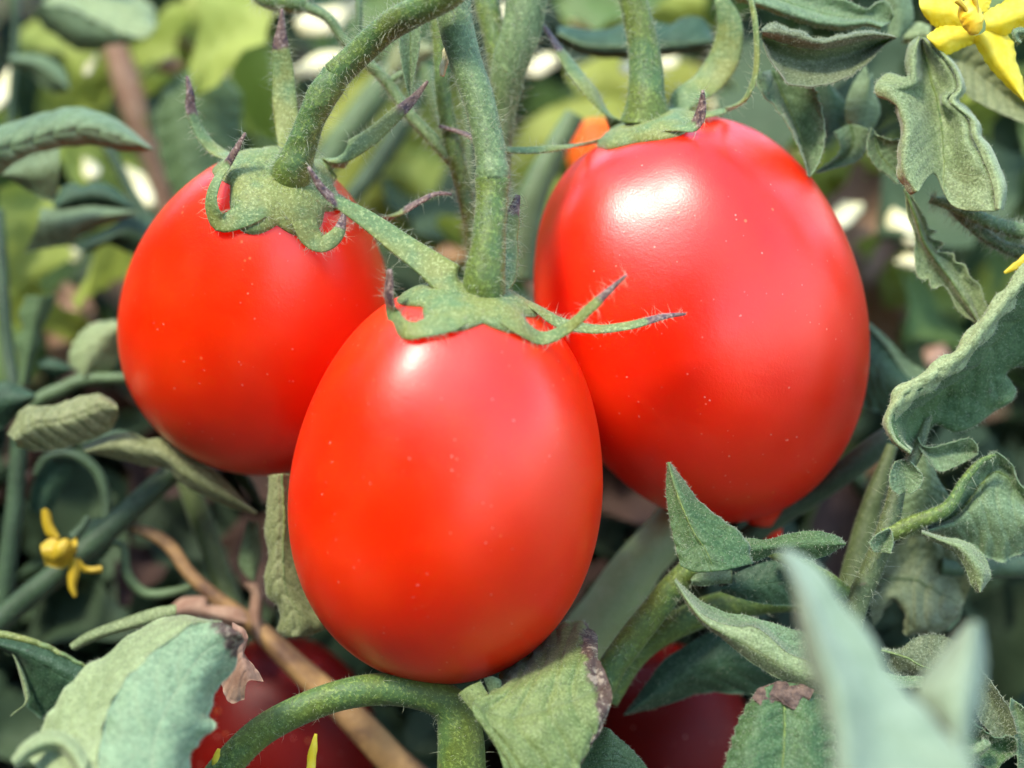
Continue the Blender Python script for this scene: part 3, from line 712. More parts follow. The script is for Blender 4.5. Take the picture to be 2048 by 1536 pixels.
stem('thin pale stalk just left of the central stalk', [
    dict(p=[(915, 140, -620, 7), (935, 260, -620, 9), (942, 380, -620, 9), (940, 500, -620, 9)], mat='stemblur', seed=97, hair=60)], name='thin_stem')
stem('wide smooth stem filling the gap right of the central stalk', [
    dict(p=[(1040, 560, -900, 36), (1050, 460, -900, 38), (1070, 380, -900, 36), (1110, 300, -900, 30), (1150, 230, -900, 26)], mat='stemblur', seed=99)], name='soft_stem')

stem('broad tan dry stem out of focus left of the large soft-focus leaf', [
    dict(p=[(225, 80, -1900, 34), (250, 150, -1900, 44), (280, 240, -1900, 46), (320, 340, -1900, 44), (350, 450, -1900, 40)], mat='dried', seed=101)], name='dry_stalk')
# ------------------------------------------------------------------ leaves, right side
leaf('crinkled upright leaf with pale rolled margin under the open flower', [
    dict(f=4, z=-150, tz=(.35, 240), front='under', back='topblue', fuzz=1, n=110, m=44, nv=7, relief=.00012, ripple=.0016, edge=.0003, midrib=(.5, 4), r=[
        ('1325,250 1262,310 1235,420 1240,520 1100,505 1030,575 1045,645 1150,690 1180,780 1200,950 1160,1130 1190,1260 1265,1335', -10),
        ('1330,252 1300,340 1290,450 1290,560 1220,600 1170,620 1200,700 1230,780 1260,930 1240,1100 1260,1200 1330,1295', 20),
        ('1335,255 1345,400 1365,560 1390,700 1420,850 1440,1000 1430,1190', -45),
        ('1342,256 1400,420 1450,560 1480,700 1530,900 1540,1150 1560,1410', -40),
        ('1352,258 1430,350 1530,490 1565,610 1500,690 1610,790 1650,950 1730,1100 1800,1230 1830,1440', 10),
        ('1365,258 1490,365 1592,480 1627,610 1590,690 1725,835 1740,930 1800,1000 1870,1150 1912,1290 1890,1425', -45)]),
    dict(f=4, z=-138, tz=(.35, 240), front='lime', back='under', fuzz=1, n=90, m=12, nv=12, relief=.0002, ripple=.0006, name='rolled_margin', r=[  # rolled rim; its lit brightness is put into the lime colour
        ('1400,290 1480,385 1560,490 1588,605 1530,690 1660,810 1690,930 1750,1060 1800,1180 1835,1300 1850,1430', 4),
        ('1400,275 1500,378 1580,484 1612,608 1565,695 1700,825 1722,930 1782,1020 1845,1160 1885,1290 1875,1432', 12),
        ('1390,262 1505,366 1600,480 1636,610 1600,692 1733,833 1748,928 1808,998 1880,1148 1920,1290 1895,1430', -14)])])
leaf('drooping leaf with olive underside and browned tip under the uppermost grey leaf', [
    dict(f=4, z=-190, front='olive', back='topblue', fuzz=1, n=80, m=30, nv=7, midrib=(.5, 3), r=[
        ('250,200 330,150 420,190 500,200 620,262 780,240 960,208 1090,232 1168,255', 20),
        ('252,220 350,230 500,260 650,300 800,275 960,245 1090,245 1168,256', 35),
        ('255,260 350,360 550,420 800,380 1000,310 1168,256', -30),
        ('262,310 330,450 430,570 580,592 720,572 870,512 1000,405 1085,310 1168,257', 10)])])
leaf('uppermost grey-green leaf with a thick rolled lower margin', [
    dict(f=4, z=-260, front='topblue', back='under', fuzz=1, n=80, m=30, nv=8, midrib=(.55, 3), r=[
        ('60,0 240,50 420,120 620,180 800,205 960,180 1060,195', 10),
        ('90,-30 260,20 440,80 640,140 820,160 960,150 1080,180', 30),
        ('200,-90 450,-10 700,70 900,110 1000,110 1130,150', -20),
        ('300,-160 600,-80 850,10 975,62 1050,8 1120,18 1152,105', -10)])])
leaf('hanging folded leaf with one pale half, pointing down at the pinkish tomato', [
    dict(f=4, z=-270, front='topblue', back='under', fuzz=1, n=70, m=30, midrib=(.5, 4), r=[
        ('200,500 240,620 330,710 420,830 480,960 545,1120 572,1212', 30),
        ('260,490 320,640 400,780 470,920 540,1080 572,1211', 10),
        ('330,480 420,700 500,900 540,1080 573,1210', -50),
        ('480,500 560,640 600,800 610,1000 590,1130 574,1211', -10),
        ('600,560 650,700 680,880 668,1030 620,1150 574,1212', 20)])])
leaf('small cupped leaf between the hanging leaf and the crinkled one', [
    dict(f=4, z=-340, front='topblue', back='under', fuzz=.7, midrib=(.5, 3), r=[
        '745,900 790,1000 745,1080 615,1175', ('860,850 880,960 830,1060 620,1178', -25), '985,880 970,1000 890,1105 625,1182'])])
leaf('pale lobed leaflet clasping the left side of the crinkled leaf', [
    dict(f=4, z=-250, front='topblue', back='under', fuzz=.7, midrib=(.4, 3), r=[
        '1000,870 965,1010 1020,1130 1100,1185 1180,1260', ('1020,900 1060,1020 1130,1110 1200,1200', -20), '1035,925 1130,950 1200,960 1220,1120'])])
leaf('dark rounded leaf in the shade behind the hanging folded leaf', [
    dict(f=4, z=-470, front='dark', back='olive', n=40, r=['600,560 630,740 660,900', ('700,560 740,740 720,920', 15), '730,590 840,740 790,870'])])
leaf('bluish leaf standing behind the small cupped leaf', [
    dict(f=4, z=-450, front='topblue', back='under', n=40, r=['960,440 860,600 820,760 850,880', ('985,540 950,700 920,890', 20), '1000,500 1025,640 1060,760 1010,880'])])
leaf('blue-grey leaf behind the yellow flower and the top leaves', [
    dict(f=4, z=-420, front='topblue', back='under', n=40, r=['1060,-60 1120,100 1110,240', ('1170,-60 1200,100 1180,260', 15), '1260,-60 1285,130 1200,250']),
    dict(f=4, z=-430, front='under', back='under', n=30, r=['1190,240 1230,180 1320,150 1400,180', ('1220,260 1300,240 1400,230', 15), '1200,290 1280,300 1400,290'])])
leaf('broad ribbed olive leaf underneath the open yellow flower', [
    dict(f=4, z=-430, front='yellow', back='under', n=70, m=30, nv=9, relief=.0009, r=[
        ('1510,372 1600,308 1700,300 1830,420 1950,590 2041,680 2180,740', 10), ('1510,380 1650,440 1800,560 1960,690 2180,800', -15), ('1512,386 1580,500 1640,640 1800,735 1950,805 2180,900', 0)])])
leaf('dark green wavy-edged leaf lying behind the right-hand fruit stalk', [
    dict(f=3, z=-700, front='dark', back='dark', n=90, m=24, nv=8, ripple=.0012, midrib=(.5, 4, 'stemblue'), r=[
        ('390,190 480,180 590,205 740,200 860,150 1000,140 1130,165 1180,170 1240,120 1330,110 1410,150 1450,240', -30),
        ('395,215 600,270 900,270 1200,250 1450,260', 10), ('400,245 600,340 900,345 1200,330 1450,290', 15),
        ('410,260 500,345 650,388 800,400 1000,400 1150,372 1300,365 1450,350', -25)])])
leaf('narrow saw-edged leaf hanging pale side out beside the pinkish tomato', [
    dict(f=7, z=-240, front='under', back='topblue', fuzz=1, n=110, m=30, nv=10, midrib=(.5, 4), r=[
        ('1000,-90 1020,120 1070,250 1070,400 1085,560 1130,615 1175,600 1205,680 1290,660 1360,750 1400,850 1520,930 1575,965', 0),
        ('1000,-90 1060,150 1110,330 1180,500 1300,640 1420,800 1576,965', -10),
        ('1002,-90 1090,150 1150,330 1270,500 1380,650 1480,800 1577,964', 12),
        ('1004,-90 1120,150 1170,290 1280,420 1400,560 1510,730 1578,964', -8),
        ('1006,-90 1150,130 1180,220 1240,240 1190,290 1300,330 1250,395 1370,415 1385,470 1460,500 1500,590 1570,650 1605,760 1632,880 1580,965', 10)])])
leaf('large dark leaf with its pale woolly margin rolled over, at the right edge', [
    dict(f='P', z=0, front='tipb', back='under', fuzz=1, n=120, m=46, nv=8, ripple=.0010, r=[
        ('2105,470 2040,545 1972,624 1904,707 1812,772 1775,830 1784,879 1822,908', -120),
        ('2125,500 2050,570 1985,640 1925,712 1850,770 1790,822 1795,872 1823,904', -95),
        ('2150,540 2075,610 2005,670 1950,735 1885,780 1822,830 1812,875 1824,900', -165),
        ('2190,640 2110,690 2020,730 1960,780 1895,805 1855,842 1830,878 1828,900', -200),
        ('2230,690 2150,725 2060,732 2006,746 2033,785 1981,828 1915,864 1872,845 1855,870 1832,900', -215)]),
    dict(f='P', z=-88, front='lime', back='under', fuzz=1, n=110, m=14, nv=14, relief=.0005, ripple=.0011, edge=.0010, envw=.006, name='rolled_margin', r=[
        ('2100,468 2036,545 1968,624 1900,706 1806,770 1770,830 1780,880 1820,910', -22),
        ('2112,480 2048,558 1982,638 1920,712 1834,770 1782,826 1788,876 1822,906', 0),
        ('2122,492 2058,568 1992,652 1930,728 1850,786 1794,832 1794,872 1824,900', -22)])])
leaf('two small spoon-like leaflets on the upright jointed stem', [
    dict(f=8, z=-110, front='topblue', back='under', fuzz=.7, n=40, r=['820,590 782,680 790,770 850,818', ('870,575 890,690 890,800', -20), '925,590 1005,680 990,765 925,812']),
    dict(f=8, z=-100, front='topblue', back='under', fuzz=.7, n=40, r=['780,1045 690,1090 645,1150 680,1210', ('790,1060 740,1130 720,1210', -20), '800,1070 808,1150 790,1220']),
    dict(f=8, z=-170, front='topblue', back='under', fuzz=.7, n=50, r=['975,420 1010,480 1080,492 1200,460 1320,432 1375,470 1388,520', ('965,450 1060,540 1200,530 1388,528', -20), '990,500 1050,590 1120,658 1220,632 1330,575 1388,535'])])
leaf('grey-blue leaf pressed behind the upright jointed stem', [
    dict(f=8, z=-290, front='topblue', back='under', n=50, r=['950,500 870,700 850,1000', ('1020,520 1020,740 1000,1000', 15), '1050,540 1110,700 1195,860 1140,980'])])
leaf('curled bluish leaf on the long leaf stalk near the right edge', [
    dict(f=8, z=-170, front='topblue', back='under', fuzz=1, n=80, m=34, nv=7, ripple=.0016, midrib=(.35, 4), r=[
        ('1000,1055 1200,920 1300,750 1380,620 1460,555 1520,538 1600,580 1680,740 1760,860', 0),
        ('1010,1062 1230,960 1340,840 1420,720 1500,650 1580,680 1660,800 1760,920', -30),
        ('1020,1070 1220,1010 1350,930 1430,900 1500,930 1620,960 1760,1000', 15),
        ('1020,1080 1200,1100 1350,1160 1450,1250 1560,1275 1650,1230 1760,1190', -20)]),
    dict(f=8, z=-80, front='under', back='topblue', fuzz=1, n=60, m=22, r=[
        ('1000,1060 1150,1108 1280,1130 1400,1205 1462,1310 1465,1390 1400,1482', -15),
        ('1000,1075 1140,1130 1270,1180 1350,1270 1410,1370 1400,1483', 20),
        ('1000,1090 1120,1150 1250,1235 1310,1340 1345,1440 1398,1482', 0)])])
leaf('wide shaded olive leaf spreading below the curled bluish leaf', [
    dict(f=9, z=-400, front='olive', back='dark', n=70, m=34, nv=6, ripple=.002, midrib=(.45, 5, 'stemolive'), r=[
        ('1150,200 1330,120 1450,60 1600,90 1700,180 1760,330', 0), ('1180,300 1350,240 1500,220 1620,300 1720,420', -20),
        ('1200,420 1330,380 1420,440 1500,520 1700,470', 20), ('1220,560 1330,420 1400,500 1390,590 1520,610 1600,590 1692,500', 0)])])
leaf('sharply pointed leaf folded under the tip of the pinkish tomato', [
    dict(f=16, z=-40, tz=(.4, 1050), front='tipb', back='topblue', fuzz=1, n=70, m=30, nv=6, midrib=(.55, 3), r=[
        ('812,58 803,200 820,330 838,430 872,560', 0), ('814,60 840,220 880,370 920,470 950,590', 12),
        ('816,60 880,230 960,380 1040,480 1090,580', 25), ('820,60 915,185 960,245 1060,330 1130,380 1190,438 1220,550', -10)]),
    dict(f=9, z=-60, front='tipb', back='topblue', fuzz=1, n=60, m=26, r=[
        ('470,70 560,75 640,82 760,50 880,33 980,48 1040,72 1072,105', -10), ('470,130 600,125 760,110 900,100 1072,105', 20),
        ('480,210 600,190 700,150 850,185 950,172 1010,140 1072,108', 0)])])
leaf('flat dark leaf in shade beneath the sharply pointed one', [
    dict(f=9, z=-210, front='dark', back='olive', fuzz=.4, n=50, m=26, r=['380,330 500,250 640,200 760,180 900,180', ('385,345 550,330 900,290', 15), '390,365 500,402 620,432 780,442 900,420']),
    dict(f=9, z=-190, front='topblue', back='olive', fuzz=.4, n=30, m=14, r=['225,300 260,265 350,255 450,250', ('225,305 300,295 450,290', 8), '230,325 300,332 380,320 450,320'])])
leaf('long narrow leaf folded lengthwise, pale underside showing, next to the blurred near leaf', [
    dict(f=9, z=40, front='topblue', back='under', fuzz=1, n=90, m=24, nv=12, r=[
        ('135,298 230,378 300,428 400,478 520,498 640,528 760,568 850,588 950,640 1100,740 1300,815 1500,835', -70),
        ('135,300 225,398 300,462 400,508 500,528 610,545 700,620 800,670 950,700 1100,780 1300,850 1500,860', -50),
        ('135,302 222,418 300,498 400,540 480,558 570,556 640,600 740,690 850,738 950,760 1100,820 1300,880 1500,890', 0)]),
    dict(f=9, z=40, front='lime', back='topblue', fuzz=1, n=90, m=24, nv=12, relief=.0003, midrib=(.5, 2.2, 'sepal'), name='under_fold', r=[
        ('134,302 221,419 299,499 399,541 479,559 569,558 639,602 739,692 849,740 960,775', 3),
        ('135,304 215,430 300,530 420,600 540,660 640,720 760,790 960,860', 8),
        ('135,306 200,425 280,532 400,622 520,722 640,802 760,862 880,912 960,935', -20)])])
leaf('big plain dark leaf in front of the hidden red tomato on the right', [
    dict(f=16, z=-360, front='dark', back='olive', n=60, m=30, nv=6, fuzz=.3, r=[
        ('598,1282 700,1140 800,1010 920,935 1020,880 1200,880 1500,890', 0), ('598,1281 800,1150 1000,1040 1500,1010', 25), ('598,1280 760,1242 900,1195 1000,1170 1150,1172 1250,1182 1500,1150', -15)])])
lf = leaf('dark leaf with a withered brown top margin at the bottom edge', [
    dict(f=9, z=60, tz=(.5, 1440), front='tipb', back='under', fuzz=1, n=80, m=40, nv=5, relief=.00015, ripple=.0016, midrib=(.5, 4), r=[
        ('590,905 530,980 480,1080 450,1180 420,1290 390,1420', -10), ('640,885 620,990 580,1120 560,1250 540,1420', 15),
        ('710,865 730,1000 730,1180 710,1420', 0), ('800,870 860,1000 880,1180 880,1420', 10), ('880,900 980,1000 1010,1180 1020,1420', -20)]),
    dict(f=9, z=66, tz=(.5, 1440), front='scab', back='scab', n=50, m=14, name='withered_margin', relief=.0012, ripple=.0016, edge=.001, r=[
        ('560,950 590,900 640,880 700,858 760,862 830,872 900,905', 2), ('600,985 640,935 700,925 760,930 830,925 880,945', 9), ('615,1010 660,990 690,960 740,985 800,1010 830,950 870,960', 3)])])
leaf('pale leaf very near the camera, out of focus, two broad points', [
    dict(f=9, z=980, tz=(.5, 1350), front='fore', back='fore', n=60, m=30, nv=5, ripple=.001, r=[
        ('695,140 765,280 800,420 830,600 870,800 920,900 960,1050 1010,1200 980,1450', -20),
        ('705,138 820,340 900,560 970,780 1030,1000 1080,1450', 90),
        ('720,134 870,350 980,560 1090,760 1200,950 1300,1450', 10),
        ('745,130 880,200 970,300 1100,490 1210,610 1300,790 1400,900 1500,1000 1620,1140 1760,1300 1830,1450', -30)]),
    dict(f=9, z=900, tz=(.5, 1350), front='fore', back='fore', n=50, m=24, r=[
        ('1740,535 1640,650 1550,760 1460,880 1500,1000 1620,1150 1700,1300', -20), ('1775,530 1720,800 1690,1000 1700,1300', 60), ('1815,545 1842,750 1822,950 1770,1130 1740,1300', -10)])])
leaf('grey-olive leaf with light midrib just above the near blurred leaf', [
    dict(f=15, z=-120, front='olive', back='under', fuzz=.8, n=60, m=26, midrib=(.5, 3, 'calyx'), r=[
        ('180,850 290,855 370,790 480,770 580,800 700,900', 0), ('180,860 330,910 420,960 700,1050', 15), ('190,870 240,985 340,1000 420,1030 650,1150', -10)])])
leaf('leaf with grey underside reaching to the lower right behind the near leaf', [
    dict(f=15, z=-50, front='olive', back='topblue', fuzz=.8, n=60, m=24, r=[
        ('740,960 800,1030 860,1110 925,1215 960,1340', 10), ('730,1050 800,1150 860,1250 900,1360', -15), ('700,1150 740,1260 800,1330 850,1400', 0)])])
leaf('wavy dark leaf with woolly pale edge in the bottom right corner', [
    dict(f=15, z=10, front='tipb', back='under', fuzz=1, n=70, m=26, r=[
        ('685,1248 760,1315 840,1362 900,1350 950,1370 962,1425', 10), ('640,1340 760,1390 850,1430 955,1440', -20), ('600,1500 740,1515 830,1560 880,1500 958,1450', 0)]),
    dict(f=15, z=30, front='topblue', back='under', fuzz=1, n=40, m=14, r=[('640,1390 700,1410 770,1370 808,1400', 0), ('640,1440 710,1450 808,1405', 8), ('650,1500 700,1500 770,1440 808,1408', 0)])])
leaf('narrow upright leaf cut by the right edge near the bottom', [
    dict(f=15, z=-80, front='topblue', back='under', fuzz=.8, n=60, m=24, r=[
        ('920,1133 912,1230 940,1350 960,1500 960,1620', 0), ('945,1150 960,1250 1010,1500 1020,1620', -15), ('968,1170 990,1185 1080,1300 1100,1620', 5)])])
leaf('small grey leaf half in shade right of the upright stem', [
    dict(f=15, z=-430, front='topblue', back='dark', n=40, m=20, r=['490,565 500,650 540,752', ('570,575 580,660 560,752', 12), '640,600 630,680 565,750'])])

# ------------------------------------------------------------------ leaves, bottom and left
leaf('green leaf with scarred brown margin curling up under the lowest tomato', [
    dict(f=10, z=60, tz=(.5, 1380), front='scar', back='olive', fuzz=.8, n=80, m=54, nv=5, ripple=.0008, edge=.0003, r=[
        ('540,830 620,690 760,610 880,500 960,432 1040,420 1110,455 1145,520', -190),
        ('570,815 680,740 800,680 920,600 1020,540 1080,530 1120,540 1148,555', -90),
        ('520,850 680,810 800,760 920,715 1020,660 1080,635 1120,610 1160,640', 0),
        ('450,880 640,920 800,880 950,830 1080,760 1160,720 1200,710', 10),
        ('420,930 600,1040 760,1040 900,1000 1050,960 1170,900 1242,840', 25),
        ('490,1030 620,1140 760,1180 900,1150 1020,1110 1130,1050 1222,940', 20),
        ('570,1150 680,1280 800,1300 900,1300 990,1250 1080,1180 1160,1070', 10),
        ('640,1400 760,1420 900,1420 1000,1360 1060,1250 1105,1130', 0)]),
    dict(f=10, z=45, tz=(.5, 1380), front='scar', back='olive', fuzz=.6, n=30, m=16, r=[
        ('345,838 400,915 480,1010 560,1110', 0), ('400,800 470,880 540,960 600,1060', 8), ('470,770 520,850 570,910 640,960', 0)]),
    dict(f=10, z=10, front='topblue', back='olive', n=24, m=12, r=['490,750 530,850 600,930', ('540,740 570,820 610,925', 6), '590,760 600,810 630,880 615,930'])])
leaf('dark leaf at the bottom edge right of the scarred leaf', [
    dict(f=16, z=-110, front='top', back='under', fuzz=.8, n=50, m=26, r=[
        ('490,1335 430,1450 350,1600', 0), ('525,1345 540,1450 540,1600', 15), ('545,1370 640,1450 710,1540 730,1620', -10)])])
leaf('mint-green leaf with purple-brown scabbed tip at the lower left', [
    dict(f=6, z=230, tz=(.55, 1380), front='mint', back='lime', fuzz=.6, n=90, m=36, nv=6, relief=.0002, ripple=.0016, edge=.0004, r=[
        ('545,1700 575,1400 612,1230 700,1060 790,960 890,865 1000,785 1120,705 1260,700 1385,770', 20),
        ('700,1700 720,1400 790,1210 870,1060 960,950 1060,850 1180,780 1290,760 1390,778', 25),
        ('850,1700 880,1400 950,1200 1030,1060 1110,940 1200,850 1300,800 1393,785', 15),
        ('960,1700 1000,1440 1060,1280 1110,1130 1180,1010 1260,910 1330,840 1396,792', -5),
        ('1050,1700 1090,1480 1130,1400 1225,1300 1190,1230 1250,1060 1335,980 1362,860 1398,800', -60)]),
    dict(f=6, z=230, tz=(.55, 1380), front='lime', back='mint', fuzz=.6, n=90, m=22, nv=8, relief=.0003, ripple=.0006, name='folded_half', r=[
        ('120,1440 220,1330 290,1210 390,1070 500,955 620,880 750,770 880,700 1020,662 1180,688 1270,700', -50),
        ('330,1640 400,1400 480,1250 560,1110 660,980 780,860 900,775 1020,705 1140,690 1260,700', 0),
        ('543,1700 573,1400 610,1230 698,1060 788,960 888,865 998,785 1118,704 1250,700', 22)]),
    dict(f=6, z=250, tz=(.55, 1380), front='lime', back='mint', fuzz=.6, n=40, m=14, name='curled_base', r=[
        ('66,1485 140,1390 240,1330 330,1320 430,1370 510,1480', 0), ('80,1510 180,1420 300,1380 400,1430 480,1560', 20), ('92,1535 200,1460 300,1438 370,1465 450,1600', -10)])])
leaf('long yellowing leaf with sunken veins twisting below the first tomato', [
    dict(f=5, z=-450, front='yellow', back='olive', n=80, m=30, nv=8, relief=.0013, r=[
        ('45,1080 125,935 200,918 300,912 420,872 520,848 600,850 672,895', 0), ('80,1110 200,1020 350,1000 500,950 600,910 690,930', 45),
        ('100,1150 200,1175 330,1172 450,1135 560,1100 650,1050 692,970', 0)]),
    dict(f=5, z=-480, front='yellow', back='olive', n=80, m=24, nv=10, relief=.0011, r=[
        ('480,1150 600,1100 700,1075 780,1070 860,1112 950,1108 1100,1205 1200,1255 1330,1360 1400,1440 1500,1535', 0),
        ('500,1180 660,1150 800,1170 950,1200 1080,1290 1250,1390 1500,1540', 30),
        ('540,1190 700,1225 860,1262 980,1280 1060,1365 1200,1440 1330,1500 1495,1545', -10)]),
    dict(f=5, z=-560, front='dark', back='olive', n=40, m=18, r=[('480,1150 560,1090 680,1050 780,1070 850,1110', 0), ('500,1170 650,1120 850,1130', 14), ('540,1190 700,1190 850,1150', 0)])])
leaf('upright ribbed leaf with crimped margin tucked beside the lowest tomato', [
    dict(f=6, z=-290, front='yellow', back='under', fuzz=.5, n=80, m=30, nv=9, relief=.0010, midrib=(.6, 3, 'calyx'), r=[
        ('1545,-140 1530,60 1518,200 1542,300 1520,450 1530,540 1592,610 1612,680 1588,740 1640,788', 0),
        ('1600,-150 1610,100 1600,300 1610,500 1680,640 1700,785', 25), ('1680,-150 1720,200 1760,400 1800,600 1880,720 1780,775', -10)])])
leaf('grey-green ribbed leaf reaching in from the left edge', [
    dict(f=1, z=-560, front='topblue', back='under', n=80, m=34, nv=8, relief=.0013, r=[
        ('-150,770 0,742 150,690 280,655 420,626 560,650 700,712 800,790 892,872', -30), ('-150,860 100,800 300,740 500,720 700,780 892,873', 30),
        ('-150,960 100,900 300,830 500,800 700,850 892,874', 20), ('-150,1080 0,1015 100,940 220,888 400,860 560,852 700,882 800,888 892,876', -20)])])
leaf('blurred leaf with a sunlit white upper half in the top left corner', [
    dict(f=1, z=-1250, front='lime', back='under', n=50, m=24, r=[  # lit half painted with a paler blade colour than the lower half
        ('350,-90 500,-70 700,-50 850,0 905,60 915,150', -90), ('300,-20 450,0 620,40 780,90 910,155', -30), ('240,25 400,45 550,115 700,195 850,220 912,160', 20)]),
    dict(f=1, z=-1250, front='topblue', back='dark', n=50, m=24, r=[
        ('238,27 400,47 550,117 700,197 850,222 912,162', 20), ('200,50 340,150 480,220 650,240 850,225', 0), ('180,55 260,165 350,225 450,292 560,302 650,262 780,245 880,205', -60)])])
leaf('small blurred drooping leaf at the upper left behind the ribbed leaf', [
    dict(f=1, z=-1200, front='topblue', back='dark', n=40, m=18, r=[('50,330 200,318 300,350 385,430 405,525', 0), ('55,350 200,370 320,440 405,526', 25), ('60,385 170,430 250,505 330,542 405,528', -10)])])
leaf('large soft-focus dark leaf behind the left sepals', [
    dict(f=1, z=-1350, front='top', back='dark', n=50, m=24, r=[
        ('1180,370 1020,470 940,580 912,700 935,900 975,1050 1040,1180', 0), ('1230,400 1160,600 1130,850 1150,1180', 40), ('1340,470 1410,560 1410,750 1390,950 1330,1180', -20)])])
leaf('blue-green leaf hanging under the ribbed left leaf', [
    dict(f=1, z=-720, front='topblue', back='dark', n=40, m=20, r=[('-40,1000 150,910 350,870', 0), ('0,1020 200,1020 348,980', 20), ('40,1035 150,1105 290,1178 330,1150', -10)])])
leaf('dark crinkled leaf below the two round glints', [
    dict(f=12, z=-900, front='dark', back='dark', n=50, m=22, r=[('540,560 590,450 660,370 750,338 850,370 950,328 1100,350 1250,450 1400,600', 0), ('560,580 800,480 1050,470 1400,610', 25), ('560,620 800,620 1000,600 1200,610 1400,620', -10)]),
    dict(f=12, z=-850, front='topblue', back='dark', n=50, m=22, r=[('420,600 700,610 900,575 1150,600 1395,625', 0), ('380,780 700,760 1000,690 1395,635', 25), ('250,1050 500,1000 700,960 850,860 1100,760 1250,710 1395,645', -10)]),
    dict(f=12, z=-960, front='dark', back='dark', n=50, m=22, r=[('780,1000 1000,850 1200,750 1400,640 1520,700 1650,850', 0), ('820,1020 1050,940 1300,850 1600,950', 25), ('860,1030 950,1035 1100,960 1250,1020 1450,1100', -10)])])
leaf('round pale leaf touching the left side of the first tomato', [
    dict(f=13, z=-760, front='lime', back='under', n=50, m=24, nv=4, r=[
        ('1180,205 950,245 820,345 735,480 708,600 740,700 820,770', -20), ('1240,260 1050,400 920,560 860,780', 20), ('1400,330 1250,560 1120,740 900,800', -20)])])
leaf('ragged grey-green leaf hanging along the left edge stem', [
    dict(f=13, z=-880, front='top', back='dark', n=60, m=20, r=[
        ('270,-40 200,150 240,300 150,450 210,600 180,880', 0), ('430,-40 350,200 320,400 280,600 230,880', 20), ('580,-40 500,150 420,300 410,450 330,620 290,880', -10)]),
    dict(f=13, z=-900, front='dark', back='dark', n=40, m=18, r=[('380,640 500,600 620,630 740,700', 0), ('400,680 520,690 740,710', 15), ('420,720 500,760 620,790 740,715', -5)])])
leaf('dark-faced leaf at the left edge beside the yellowing one', [
    dict(f=13, z=-640, front='dark', back='top', n=40, m=22, nv=5, r=[('-80,850 60,828 200,880 360,965', 0), ('-80,1040 120,1040 365,985', 25), ('-80,1330 60,1290 200,1160 360,1010', -10)])])
leaf('arched leaf with pale spine at the left edge near the bottom', [
    dict(f=6, z=-240, front='dark', back='under', n=60, m=26, midrib=(.02, 10, 'calyx'), r=[
        ('-80,765 100,792 300,858 480,955 640,1060', 0), ('-60,820 120,880 300,980 480,1080 600,1160', 20), ('0,840 80,900 120,1000 140,1120 200,1230 420,1330', -40)]),
    dict(f=6, z=-235, front='lime', back='under', n=40, m=10, r=[('50,855 90,920 135,1090 140,1170 60,1242', 0), ('62,862 105,950 150,1090 150,1160 80,1220', 6), ('70,868 115,950 165,1090 160,1150 100,1210', 0)])])
leaf('slim bluish leaflet dangling between the stalks at the top', [
    dict(f=2, z=-180, front='topblue', back='under', fuzz=.7, n=50, m=20, midrib=(.5, 2), r=[
        ('880,90 868,160 875,290 900,450 936,580', 0), ('930,80 938,300 937,580', -14), ('1000,90 1000,160 990,290 960,450 940,582', 0)])])
leaf('small yellow-green leaf out of focus between the stalks', [
    dict(f=2, z=-900, front='yellow', back='yellow', n=40, m=18, r=[('800,430 830,300 920,220 1060,260', 0), ('820,450 900,340 1070,290', 20), ('850,450 960,420 1070,310', 0)]),
    dict(f=2, z=-700, front='stemblur', back='stemblur', n=40, m=18, r=[('1000,380 1010,500 1060,640 1110,760', 0), ('1040,380 1060,500 1090,640 1115,760', 12), ('1080,400 1100,520 1120,660 1120,760', 0)])])
leaf('dark leaves in the shade under the second tomato, beside the faded flower', [
    dict(f=14, z=-640, front='dark', back='dark', n=40, m=20, r=[('540,600 580,500 680,460 750,520', 0), ('560,700 660,620 760,600', 20), ('600,790 700,740 770,650', 0)]),
    dict(f=14, z=-760, front='dark', back='dark', n=40, m=20, r=[('300,80 220,250 200,400', 0), ('400,80 320,260 260,430', 20), ('520,110 420,280 330,470', 0)]),
    dict(f=14, z=-700, front='dark', back='top', n=40, m=20, r=[('1500,60 1600,150 1700,300 1800,420', 0), ('1560,80 1680,200 1810,420', 15), ('1620,110 1720,210 1815,420', 0)]),
    dict(f=14, z=-620, front='topblue', back='dark', n=40, m=20, r=[('1690,480 1640,700 1640,800 1720,900', 0), ('1730,490 1710,700 1730,890', 12), ('1760,500 1780,700 1740,890', 0)])])
leaf('grey strap-like dry leaf slanting above the mint-green leaf', [
    dict(f=6, z=-330, front='under', back='olive', n=50, m=16, r=[('400,830 500,760 700,680 880,620 1010,600', 0), ('410,850 520,790 740,720 1010,640', 10), ('430,860 560,800 760,740 1000,690', 0)])])
for lab, mt, zz, rr in [
    ('pinkish dry leaf scrap lying against the dry tan stalk', 'dried', -560, ['990,600 1050,560 1170,555 1200,600 1370,620 1420,690', ('1000,640 1100,620 1250,660 1410,700', 20), '1040,680 1160,690 1300,720 1400,730']),
    ('pale pink dry leaf scrap peeping out behind the scabbed leaf tip', 'dried', -80, ['1330,700 1400,740 1420,800 1400,880 1490,1000 1510,1040', ('1320,800 1370,900 1420,1040', 20), '1260,900 1270,1060 1320,1160 1400,1140']),
    ('thin withered leaf hanging from the joint of the dry stalk', 'dried', -600, ['1400,480 1440,540 1430,640 1450,760', ('1440,480 1480,560 1470,660 1480,800', 10), '1480,480 1500,560 1500,680 1500,840'])]:
    leaf(lab, [dict(f=6, z=zz, front=mt, back=mt, n=40, m=18, ripple=.002, r=rr)], name='dry_leaf')

